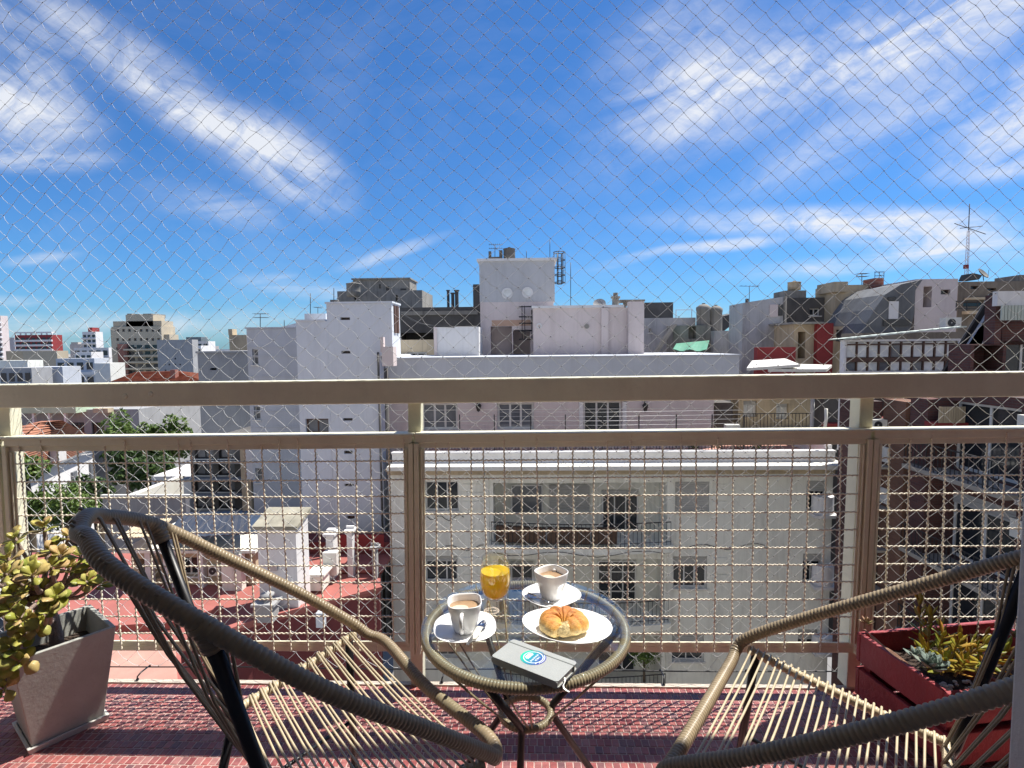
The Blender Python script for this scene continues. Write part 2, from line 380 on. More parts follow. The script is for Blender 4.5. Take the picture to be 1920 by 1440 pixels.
# ---- safety net hung outside the railing
net_mat = M('net_thread', (.66, .66, .66), .5, .04, 5, 0)
def build_net():
    cw, chh = .0719, .0658; Y = 1.848
    x0, x1, z0, z1 = -2.05, 2.15, .022, 2.71
    nx = int((x1-x0)/cw)*2; nz = int((z1-z0)/chh)*2
    kn = {}
    for i in range(nx+1):
        for j in range(nz+1):
            if (i+j) % 2: continue
            xx = x0+i*cw/2; zz = z0+j*chh/2
            wob = .006*math.sin(xx*2.3+zz*1.1)+.005*math.sin(zz*4.1-xx*1.7)
            loose = .0045 if xx < -.6 else .0022
            edge = 0 if j in (0, nz) else 1
            kn[i, j] = np.array([xx+edge*(wob+rng.normal(0, loose*.6)), Y+edge*(.012*math.sin(xx*1.9+zz*1.3)+rng.normal(0, .002)), zz+edge*(.006*math.sin(xx*1.2+2*zz)+rng.normal(0, loose*.5))])
    b = MB()
    V = []; F = []
    def strand(p, q, bow):
        d = q-p; t = d/np.linalg.norm(d); a = np.cross(t, (0, 1., 0)); a /= np.linalg.norm(a); c = np.array((0, 1., 0))
        r = .00072; o = len(V); pts = [p, p+d*.3+a*bow, p+d*.7+a*bow*.8, q]
        for P in pts:
            V.extend([P+a*r, P-a*r*.5+c*r*.87, P-a*r*.5-c*r*.87])
        for i in range(3):
            for k in range(3):
                l = (k+1) % 3; F.append((o+i*3+k, o+i*3+l, o+i*3+3+l, o+i*3+3+k))
    for (i, j), p in kn.items():
        for di in (1, -1):
            q = kn.get((i+di, j+1))
            if q is None: continue
            if di == -1: bow = rng.normal(.0022, .0022)*(1.5 if p[0] < -.4 else .8)     # the threads running down to the right hang loose
            else: bow = rng.normal(0, .0008)
            strand(p, q, bow)
    b.add(V, F, True)
    net = thing('safety_net', 'white diamond mesh safety net stretched over the whole opening behind the railing', 'net', (0, Y, 0))
    b.build('net_mesh', net_mat, net)
    k = MB()
    for p in kn.values():
        o = []; r = .0018
        k.add([p+np.array(v)*r for v in ((1.3,0,.55),(-1.3,0,-.55),(0,1,0),(0,-1,0),(-.4,0,.9),(.4,0,-.9))], [(0,2,4),(0,4,3),(0,3,5),(0,5,2),(1,4,2),(1,3,4),(1,5,3),(1,2,5)], True)
    k.build('knots', M('net_knot', (.06, .06, .065), .7, .1, 5), net, kind='stuff')
    hem = MB()
    hp = []
    for i in range(60):
        t = i/59; x = x0+(x1-x0)*t; hp.append((x, Y, .021-.004*abs(math.sin(t*13))))
    hem.tube(hp, .0022, 5); hem.build('hem_rope', black_metal, net)
    for px_ in (264, 570, 830, 1243, 1408, 1700):
        x = atY(px_, 1285, 1.80).x; c = MB()
        c.tube([(x, 1.786, .009), (x, 1.786, .020), (x+.003, 1.80, .027), (x+.002, Y, .024), (x, Y+.003, .016)], .0026, 6); c.lathe([(.005, .009), (.005, .0125), (.003, .0125)], 8, (x, 1.786, 0))
        c.build('hook', black_metal, net)
build_net()

# ================================================================== CHAIRS
cord_tan = M('pvc_cord', (.275, .215, .135), .36, .12, 60, 0, spec=.5)
cord_lite = M('pvc_cord_pale', (.50, .42, .28), .38, .1, 60, 0, spec=.5)
WRAP = .0082
def wrapped(mb, pts, r0, closed=False, pitch=WRAP, sides=12, lump=.085):
    Q, t, Ltot = resample(pts, pitch/6, closed)
    ph = t/pitch*math.pi; jit = np.interp(t, np.linspace(0, Ltot, 60), rng.uniform(-.02, .02, 60))
    r = r0*(1-1.4*lump+2*lump*np.abs(np.sin(ph))**.5+jit)
    return mb.tube(Q, r, sides, closed)
def chair(C, Rr, pose, label, fx, bx):
    X, Y, h = pose; ca, sa = math.cos(h), math.sin(h)
    def w(p): return np.array([X+ca*p[0]-sa*p[1], Y+sa*p[0]+ca*p[1], p[2]])
    t = thing('string_chair', label, 'chair', (X-.25*ca, Y-.25*sa, 0), 'low cord chairs on the balcony')
    half = [np.array(c) for c in C]; mir = np.array([1, -1, 1])
    loop = half[:-1]+[half[-1]]+[c*mir for c in half[1:-1]][::-1]
    loop = [w(p) for p in loop]
    path = catmull(loop, 10, True)
    wrapped(MB(), path, .0128, True).build('hoop_frame', cord_tan, t)
    A = (half[3]+half[2])/2; J = half[6]; R = np.array(Rr)
    S = []
    for s in (1, -1):
        m = np.array([1, s, 1])
        a, r, j = A*m, R*m, J*m
        a2 = a+np.array([-.012, 0, -.012])
        wrapped(MB(), [w(a2), w(a2*.7+r*.3+np.array([0, 0, -.004])), w(a2*.3+r*.7+np.array([0, 0, -.004])), w(r)], .0098, pitch=.0078, lump=.11).build('seat_rail', cord_lite, t)
        # strut from the shoulder of the hoop down to the back of the seat, then the back leg
        MB().tube([w(j+np.array([0.004, 0, -.008])), w(r+np.array([-.012, 0, .0])), w(r+np.array([-.004, 0, -.02]))], .0105, 10).build('strut', black_metal, t)
        # wrapped gusset where strut meets hoop
        g = [j+np.array([-.035, -.012*s, .018])*.2, j+(r-j)*.035, j+(r-j)*.085]
        wrapped(MB(), [w(g[0]), w(g[1]), w(g[2])], .0150, sides=12).build('joint_wrap', cord_tan, t)
        ft = np.array([fx, .335*s, 0.009]); bt = np.array([bx, .235*s, 0.009])
        leg0 = a+np.array([-.03, -.004*s, -.016])
        for (p, q) in ((leg0, ft), (r+np.array([-.004, 0, -.016]), bt)):
            L = MB().tube([w(p), w(p*.5+q*.5), w(q)], .0098, 10).build('leg', black_metal, t)
            MB().tube([w(q+np.array([0, 0, .014])), w(q*np.array([1, 1, 0])+np.array([0, 0, -.0012]))], .0128, 10).build('foot_cap', black_metal, L)
        k = .62; p = leg0*(1-k)+ft*k; q = (r*(1-k)+bt*k)
        MB().tube([w(p), w(q)], .0052, 8).build('stretcher', black_metal, t)
        S.append((a2, r))
    r1, r2 = R*np.array([1, 1, 1]), R*np.array([1, -1, 1])
    wrapped(MB(), [w(r1), w(r1*.5+r2*.5+np.array([0, 0, -.006])), w(r2)], .0095, pitch=.0078, lump=.1).build('back_rail', cord_lite, t)
    # seat cords, in pairs, from rail to rail
    n = 13
    for i in range(n):
        for e in (-.011, .011):
            u = (i+.55)/n+e*.9+random.uniform(-.004, .004)
            p = S[0][0]*(1-u)+S[0][1]*u; q = S[1][0]*(1-u)+S[1][1]*u
            u2 = u+e*.9
            q = S[1][0]*(1-u2)+S[1][1]*u2
            up = np.array([0, 0, .0095]); sag = random.uniform(.004, .010)*(1+.8*u)
            pts = [p+np.array([0, .008, -.006]), p+np.array([0, .003, .0105])]+[p*(1-v)+q*v+np.array([0, 0, .010-sag*4*v*(1-v)]) for v in (.08, .25, .5, .75, .92)]+[q+np.array([0, -.003, .0105]), q+np.array([0, -.008, -.006])]
            MB().tube([w(x) for x in pts], .0024, 6).build('cord', cord_lite, t)
    # back cords, fanning from the top loop to the back rail
    hp = catmull(half, 12); mp = (hp*mir)[::-1]; top = np.concatenate([hp[6*12-4:], mp[1:3*12+5]])
    Q, tt, Lt = resample(top, Lt_step)
    nb = 9
    for i in range(nb):
        for e in (-.008, .008):
            f = (i+.5)/nb+e
            k = f*(len(Q)-1); a = Q[int(k)]; u = f
            bpt = r1*(1-u)+r2*u
            mid = (a+bpt)/2+np.array([-.018, 0, -.01])
            d = (bpt-a)/np.linalg.norm(bpt-a)
            pts = [a-d*.013+np.array([-.006, 0, .004]), a+d*.012+np.array([.010, 0, .004]), a*.6+bpt*.4+np.array([-.006, 0, 0]), a*.3+bpt*.7+np.array([-.004, 0, 0]), bpt+np.array([.004, 0, .010]), bpt+np.array([.010, 0, -.004])]
            MB().tube([w(x) for x in pts], .0024, 6).build('cord', cord_tan, t)
    return t
Lt_step = .01
CL = [[-.0416,0,.3907],[-.0317,.2135,.3956],[-.055,.2772,.4009],[-.0943,.2957,.4398],[-.2089,.3139,.5418],[-.3682,.3137,.6728],[-.5069,.2618,.7939],[-.596,.149,.8578],[-.618,.062,.8798],[-.6267,0,.8741]]
CRt = [[-.02,0,.4007],[-.0198,.1878,.4022],[-.0215,.2362,.4148],[-.0461,.2498,.4453],[-.1752,.2599,.531],[-.3601,.2424,.6536],[-.5279,.202,.7726],[-.6317,.1112,.8478],[-.6555,.0448,.8736],[-.6528,0,.8716]]
chair(CL, (-.3891, .199, .3815), (-.205, 1.2003, .7052), 'tan cord chair in the left foreground facing the table, its near arm dark in shade', -.08, -.47)
chair(CRt, (-.4203, .2041, .3707), (.3428, 1.1112, 2.5345), 'tan cord chair at right, cut by the frame edge, in front of the red crate', 0., -.46)

# ================================================================== TABLE
TX, TY, TZ, TR = -.0138, 1.288, .4867, .25
glass_mat = M('clear_glass', (.93, .97, .96), .0, .0, 5, 0, trans=1., ior=1.45)
def thin_glass(name, tint, refl=1.0, rough=.0):
    m = bpy.data.materials.new(name); m.use_nodes = True; nt = m.node_tree; nt.nodes.clear(); L = nt.links.new
    out = nd(nt, 'ShaderNodeOutputMaterial'); tr = nd(nt, 'ShaderNodeBsdfTransparent'); tr.inputs[0].default_value = (*tint, 1)
    gl = nd(nt, 'ShaderNodeBsdfGlossy'); gl.inputs['Roughness'].default_value = rough; gl.inputs[0].default_value = (refl, refl, refl, 1)
    fr = nd(nt, 'ShaderNodeFresnel'); gb = nd(nt, 'ShaderNodeNewGeometry'); L(mth(nt, 'MULTIPLY_ADD', gb.outputs['Backfacing'], 1/1.5-1.5, 1.5), fr.inputs[0])
    mx = nd(nt, 'ShaderNodeMixShader'); L(fr.outputs[0], mx.inputs[0]); L(tr.outputs[0], mx.inputs[1]); L(gl.outputs[0], mx.inputs[2]); L(mx.outputs[0], out.inputs[0])
    MATS[name] = m; return m
table_glass = thin_glass('table_glass', (.93, .96, .95))
tb = thing('side_table', 'round glass-topped cord side table standing between the two chairs', 'table', (TX, TY, 0))
gp = [(0, 0), (TR-.004, 0), (TR-.001, .001), (TR, .003), (TR-.001, .0055), (TR-.004, .0065), (0, .0065)]
MB().lathe(gp, 72, (TX, TY, TZ-.0065)).build('glass_top', table_glass, tb)
def ring(r, z, n=96): return [(TX+r*math.cos(2*math.pi*i/n), TY+r*math.sin(2*math.pi*i/n), z) for i in range(n)]
rim_z = TZ-.0065-.0125
wrapped(MB(), ring(.238, rim_z), .0118, True, pitch=.0070, lump=.12).build('rim', cord_tan, tb)
wrapped(MB(), ring(.060, .252, 48), .0088, True, pitch=.0080, lump=.12).build('waist_ring', cord_tan, tb)
for k, (a0, a1, a2) in enumerate(((-112, -100, -96), (2, 14, 22), (128, 138, 146))):
    P = []
    for a, r, z in ((a0, .226, rim_z-.004), (a1, .068, .262), (a1, .064, .240), (a2, .205, .009)):
        P.append((TX+r*math.cos(R_(a)), TY+r*math.sin(R_(a)), z))
    L = MB().tube(P, .0085, 10).build('leg', black_metal, tb)
    q = P[-1]; MB().tube([(q[0], q[1], .018), (q[0], q[1], -.0012)], .0112, 10).build('foot_cap', black_metal, L)
for i in range(7):
    a = R_(i*360/7+9)
    for e in (-.05, .05):
        p = (TX+.238*math.cos(a+e*2), TY+.238*math.sin(a+e*2), rim_z-.010); q = (TX+.060*math.cos(a+.25+e), TY+.060*math.sin(a+.25+e), .252)
        MB().tube([p, ((p[0]+q[0])/2, (p[1]+q[1])/2, (p[2]+q[2])/2-.004), q], .0022, 6).build('cord', cord_tan, tb)
# printed safety stamp on the glass
st = MB(); sc_ = atZ(922, 1145, TZ+.0004)
def annulus(b, c, r0, r1, n=32, z=None):
    V = []; 
    for i in range(n):
        a = 2*math.pi*i/n; V += [(c[0]+r0*math.cos(a), c[1]+r0*math.sin(a), c[2]), (c[0]+r1*math.cos(a), c[1]+r1*math.sin(a), c[2])]
    b.add(V, [(2*i, 2*i+1, (2*i+3) % (2*n), (2*i+2) % (2*n)) for i in range(n)])
annulus(st, sc_, .0175, .0190); annulus(st, sc_, .0135, .0145)
for i in range(9):
    if i in (2, 5): continue
    x = sc_[0]-.0115+i*.0026; st.box(x, x+.0016, sc_[1]-.0025, sc_[1]+.0025, sc_[2], sc_[2]+.0003)
for i in range(18):
    a = 2*math.pi*i/18; c = (sc_[0]+.016*math.cos(a), sc_[1]+.016*math.sin(a)); st.box(c[0]-.0009, c[0]+.0009, c[1]-.0007, c[1]+.0007, sc_[2], sc_[2]+.0003)
st.build('glass_stamp', M('stamp_print', (.62, .52, .42), .6, .05), tb)

# ================================================================== THINGS ON THE TABLE
china = M('white_china', (.88, .88, .87), .12, .015, 20, 0, coat=.3)
steel = M('polished_steel', (.60, .60, .62), .14, .02, 10, 0, metal=1.)
coffee = M('milk_coffee', (.36, .235, .135), .25, .08, 60, 0)
foam = M('coffee_foam', (.62, .48, .34), .6, .1, 120, 0)
def cup_set(c, rot, lab_cup, lab_sau, handle_ang, s=1.0):
    z0 = TZ+.0003
    sa = MB(); E = 3.2
    E = 2.55; prof = [(0, .0), (.036*s, .0), (.040*s, .002), (.060*s, .008, E), (.0705*s, .0125, E), (.0722*s, .0140, E), (.0718*s, .0152, E), (.069*s, .0148, E), (.058*s, .0105, E), (.040*s, .0055), (.034*s, .0048), (0, .0048)]
    sa.lathe(prof, 64, (c[0], c[1], z0), rot=rot)
    bev = solo(sa, 'saucer', china, lab_sau, 'saucer')
    zc = z0+.0049; H = .070
    t = thing('coffee_cup', lab_cup, 'cup', (c[0], c[1], zc))
    b = MB()
    prof = [(0, .0015), (.021, .0015), (.022, 0), (.0235, 0), (.0255, .0015), (.029, .014, 2.3), (.0345, .038, 2.7), (.0380, .058, 3.0), (.0392, .0685, 3.2), (.0388, .0702, 3.2), (.0374, .0700, 3.2), (.0366, .066, 3.2), (.034, .044, 2.8), (.0285, .020, 2.4), (.022, .008), (0, .0065)]
    b.lathe([(p[0]*s,)+tuple(p[1:]) for p in prof], 72, (c[0], c[1], zc), rot=rot); b.build('body', china, t)
    lz = .0535; r = .0356*s
    MB().lathe([(r, lz, 2.95), (r*.99, lz+.0004, 2.95), (r*.55, lz+.0006), (0, lz+.0006)], 48, (c[0], c[1], zc), rot=rot).build('coffee', coffee, t)
    ha = handle_ang; d = Vector((math.cos(ha), math.sin(ha), 0)); B = Vector((c[0], c[1], zc))
    fo = MB(); q = B+Vector((-.010, -.009, 0))
    fo.lathe([(.020*s, lz+.0008, 2.4), (.012*s, lz+.0013), (0, lz+.0014)], 28, (q.x, q.y, zc), rot=rot); fo.build('foam', foam, t)
    hp = catmull([B+d*.034+Vector((0, 0, .056)), B+d*.049+Vector((0, 0, .0575)), B+d*.0565+Vector((0, 0, .047)), B+d*.053+Vector((0, 0, .030)), B+d*.042+Vector((0, 0, .016)), B+d*.029+Vector((0, 0, .013))], 6)
    MB().tube(hp, .0046, 10).build('handle', china, t)
    return t
def spoon(c, ang, label, packet=False, L=.115):
    d = Vector((math.cos(ang), math.sin(ang), 0)); n = Vector((-d.y, d.x, 0)); z0 = TZ+.0158
    V = []; F = []
    secs = [(0, .001, .004), (.006, .0075, .001), (.014, .0105, -.001), (.024, .0098, -.0005), (.033, .005, .002), (.040, .0022, .0045), (.070, .0020, .006), (.095, .0034, .0055), (L, .004, .005)]
    b = MB()
    for s_, w, dz in secs:
        p = Vector(c)+d*s_
        for k in (-1, -.5, 0, .5, 1):
            V.append((*(p+n*(w*k))[:2], z0+dz-(0.0028*(1-k*k) if s_ < .035 else -.0008*(1-k*k))))
    for i in range(len(secs)-1):
        for k in range(4): F.append((i*5+k, i*5+k+1, i*5+k+6, i*5+k+5))
    N = len(V); V += [(v[0], v[1], v[2]-.0012) for v in V]; F += [tuple(N+i for i in f)[::-1] for f in F]
    for i in range(len(secs)-1):
        for k in (0, 4): F.append((i*5+k, i*5+5+k, N+i*5+5+k, N+i*5+k))
    b.add(V, F, True)
    return solo(b, 'teaspoon', steel, label, 'spoon')
cL = atZ(872, 1185, TZ); cRr = atZ(1034, 1123, TZ)
cup_set((cL.x, cL.y), R_(8), 'white coffee cup nearest the viewer, its handle turned to the front', 'white saucer under the nearer coffee cup at the left of the table', R_(-92))
cup_set((cRr.x, cRr.y), R_(40), 'white coffee cup behind the croissant, farther right on the table', 'white saucer under the farther coffee cup behind the croissant', R_(75), 1.0)
spoon((cL.x+.043, cL.y+.020, 0), R_(-104), 'steel teaspoon lying on the nearer saucer right of its cup')
pk = MB(); d = Vector((math.cos(R_(-104)), math.sin(R_(-104)), 0)); n = Vector((-d.y, d.x, 0)); p0 = Vector((cL.x+.037, cL.y-.018, TZ+.0235))
V = []
for i in range(7):
    for k in (-1, -.3, .3, 1):
        q = p0+d*(i*.0085)+n*(k*.0075); V.append((q.x, q.y, q.z+.0025*(1-k*k)*math.sin(math.pi*i/6)-.0005*i))
N = len(V); V += [(v[0], v[1], v[2]-.0016) for v in V]
F = [(i*4+k, i*4+k+1, i*4+k+5, i*4+k+4) for i in range(6) for k in range(3)]; F += [tuple(N+i for i in f)[::-1] for f in F]
F += [(i*4+k, i*4+4+k, N+i*4+4+k, N+i*4+k) for i in range(6) for k in (0, 3)]+[(e*4+k, e*4+k+1, N+e*4+k+1, N+e*4+k) for e in (0, 6) for k in range(3)]
pk.add(V, F, True); solo(pk, 'sugar_packet', M('packet_paper', (.78, .76, .68), .6, .05), 'narrow white sugar packet lying across the nearer saucer and spoon', 'sugar packet')
spoon((cRr.x-.062, cRr.y-.004, 0), R_(-48), 'steel teaspoon on the farther saucer left of its cup', L=.075)
# glass of juice
g0 = atZ(929, 1121, TZ); jg = thing('juice_glass', 'stemless glass tumbler two thirds full of orange juice', 'glass', (g0.x, g0.y, TZ))
out_ = [(0, .0005), (.0235, .0005), (.0275, .0025), (.0345, .016), (.0392, .034), (.0410, .054), (.0398, .074), (.0365, .096), (.0343, .111)]
inn = [(.0333, .1115), (.0327, .111), (.0351, .096), (.0384, .074), (.0396, .054), (.0378, .034), (.0328, .0168), (.0245, .0062), (0, .0050)]
tumbler = thin_glass('tumbler_glass', (.97, .975, .96))
MB().lathe(out_+inn, 56, (g0.x, g0.y, TZ+.0003)).build('tumbler', tumbler, jg)
juice = M('orange_juice', (1.0, .70, .03), .15, .04, 40, 0, tl=.42); juice.node_tree.nodes['Principled BSDF'].inputs['Subsurface Weight'].default_value = .5; juice.node_tree.nodes['Principled BSDF'].inputs['Subsurface Radius'].default_value = (.03, .018, .003)
jz = .0735
MB().lathe([(0, .0055), (.0240, .0067), (.0324, .0172), (.0375, .0343), (.0393, .054), (.0382, jz-.001), (.0379, jz+.0004), (.0358, jz), (0, jz-.0003)], 56, (g0.x, g0.y, TZ+.0003)).build('juice', juice, jg)
# plate and croissant
pc = atZ(1062, 1176, TZ+.012); pl = MB(); ang = R_(-17)
K = 80; PA, PB = .105, .080
prof = [(0, .001), (.5, .001), (.54, 0), (.60, .0), (.66, .004), (.85, .011), (.97, .0180), (1.0, .0195), (1.0, .0208), (.975, .0206), (.84, .0140), (.68, .0075), (.60, .0055), (0, .0052)]
o = len(pl.v)
for r, z in prof:
    for k in range(K):
        a = 2*math.pi*k/K; x = r*PA*math.cos(a); y = r*PB*math.sin(a)*(1+.10*math.cos(a)); pl.v.append((pc.x+x*math.cos(ang)-y*math.sin(ang), pc.y+x*math.sin(ang)+y*math.cos(ang), TZ+.0003+z))
for i in range(len(prof)-1):
    for k in range(K): l = (k+1) % K; pl.f.append((i*K+k, i*K+l, (i+1)*K+l, (i+1)*K+k)); pl.sm.append(True)
solo(pl, 'oval_plate', china, 'white oval plate holding the croissant', 'plate')
def croissant():
    c0 = atZ(1056, 1172, TZ+.02)
    A = [(-.012, -.036), (-.024, -.022), (-.028, .000), (-.016, .017), (.004, .020), (.023, .012), (.032, -.002), (.022, -.014), (.006, -.016)]
    P = catmull([(a, b, 0) for a, b in A], 22); Q, t, L = resample(P, L0 := .0016)
    n = 36; V = []; N = len(Q)
    rngc = np.random.default_rng(3)
    seg = np.array([0, .13, .25, .38, .5, .62, .75, .87, 1.0])
    for i, q in enumerate(Q):
        u = i/(N-1)
        env = (math.sin(math.pi*min(1, max(0, .07+.86*u)))**.42)
        k = np.searchsorted(seg, u)-1; k = max(0, min(7, k)); loc = (u-seg[k])/(seg[k+1]-seg[k])
        ridge = .90+.13*math.sin(math.pi*min(1, loc*1.02))**.5
        T = Q[min(N-1, i+1)]-Q[max(0, i-1)]; T /= np.linalg.norm(T); a = np.array([T[1], -T[0], 0]); bb = np.array([0, 0, 1.])
        env = max(env, .66 if u < .5 else .80); R0 = .0310*env*ridge
        if u > .9: R0 *= 1-.25*(u-.9)/.1
        for m in range(n):
            th = 2*math.pi*m/n
            flake = 1+.035*math.sin(9*u*math.pi*2+3*math.sin(th*2+u*9))*max(0, math.sin(th))+.02*rngc.normal()*.5
            x = math.cos(th)*R0*1.02*flake; z = math.sin(th)*R0*(.95 if math.sin(th) > 0 else .55)*flake
            p = q+a*x+bb*z; V.append((c0.x+p[0], c0.y+p[1], TZ+.0075+.0145+p[2]))
    F = [(i*n+m, i*n+(m+1) % n, (i+1)*n+(m+1) % n, (i+1)*n+m) for i in range(N-1) for m in range(n)]
    F += [tuple(range(n))[::-1], tuple((N-1)*n+m for m in range(n))]
    b = MB().add(V, F, True)
    m = bpy.data.materials.new('baked_crust'); m.use_nodes = True; nt = m.node_tree; L_ = nt.links.new; bs = nt.nodes['Principled BSDF']
    bs.inputs['Roughness'].default_value = .5
    tc = nd(nt, 'ShaderNodeTexCoord'); sp = nd(nt, 'ShaderNodeSeparateXYZ'); L_(tc.outputs['Object'], sp.inputs[0])
    mp = nd(nt, 'ShaderNodeMapping'); L_(tc.outputs['Object'], mp.inputs[0]); mp.inputs['Scale'].default_value = (1, 2.2, 1); mp.inputs['Rotation'].default_value = (0, 0, .6)
    nz = nd(nt, 'ShaderNodeTexNoise', i_Scale=110, i_Detail=7, i_Roughness=.68, i_Distortion=1.2); L_(mp.outputs[0], nz.inputs[0])
    n2 = nd(nt, 'ShaderNodeTexNoise', i_Scale=30, i_Detail=3); L_(tc.outputs['Object'], n2.inputs[0])
    # crumb at the pulled-apart right end and lower sides, browner crust above
    zz = mth(nt, 'MULTIPLY_ADD', sp.outputs[2], 26, 0.10); f = mth(nt, 'ADD', zz, mth(nt, 'MULTIPLY_ADD', nz.outputs[0], 1.0, -.5)); f = mth(nt, 'ADD', f, mth(nt, 'MULTIPLY_ADD', n2.outputs[0], .7, -.35), clamp=True)
    cr = nd(nt, 'ShaderNodeValToRGB'); L_(f, cr.inputs[0]); e = cr.color_ramp.elements
    e[0].position = .12; e[0].color = (.80, .60, .27, 1); e[1].position = 1; e[1].color = (.38, .11, .018, 1)
    x = e.new(.42); x.color = (.76, .40, .09, 1); x = e.new(.75); x.color = (.58, .22, .04, 1)
    L_(cr.outputs[0], bs.inputs['Base Color'])
    bp = nd(nt, 'ShaderNodeBump', i_Strength=.8, i_Distance=.004); L_(nz.outputs[0], bp.inputs['Height']); L_(bp.outputs[0], bs.inputs['Normal'])
    t = thing('croissant', 'golden brown croissant with its ends curled forward on the oval plate', 'croissant', (c0.x, c0.y, TZ+.022))
    b.build('crust', m, t)
    # the paler crumb of the pulled-open front, joining both curled ends
    n1, n2 = 22, 28; V = [];
    for i in range(n1+1):
        ph = math.pi*i/n1
        for k in range(n2):
            th = 2*math.pi*k/n2; q = Vector((math.sin(ph)*math.cos(th), math.sin(ph)*math.sin(th), math.cos(ph)))
            r = 1+.05*math.sin(5*th+3*ph)+.035*math.sin(11*th-7*ph)+.02*rngc.normal()
            x, y, z = q.x*.0345*r, q.y*.0165*r, q.z*(.0200 if q.z > 0 else .0125)*r
            a = .42; V.append((c0.x+.010+x*math.cos(a)-y*math.sin(a), c0.y-.0215+x*math.sin(a)+y*math.cos(a), TZ+.0195+z))
    cb = MB().add(V, [(i*n2+k, i*n2+(k+1) % n2, (i+1)*n2+(k+1) % n2, (i+1)*n2+k) for i in range(n1) for k in range(n2)], True)
    cb.build('crumb', M('crumb', (.78, .60, .30), .85, .30, 150, 1., 170, grime=.45), t)
    bits = MB()
    for i in range(16):
        a = random.uniform(0, 6.28); r = random.uniform(.045, .075); q = (pc.x+r*math.cos(a)*1.1, pc.y+r*math.sin(a)*.75, TZ+.0105); s_ = random.uniform(.0006, .0016)
        bits.lathe([(0, -s_*.6), (s_, 0), (0, s_*.7)], 5, q)
    bits.build('flakes', m, t, kind='stuff')
croissant()
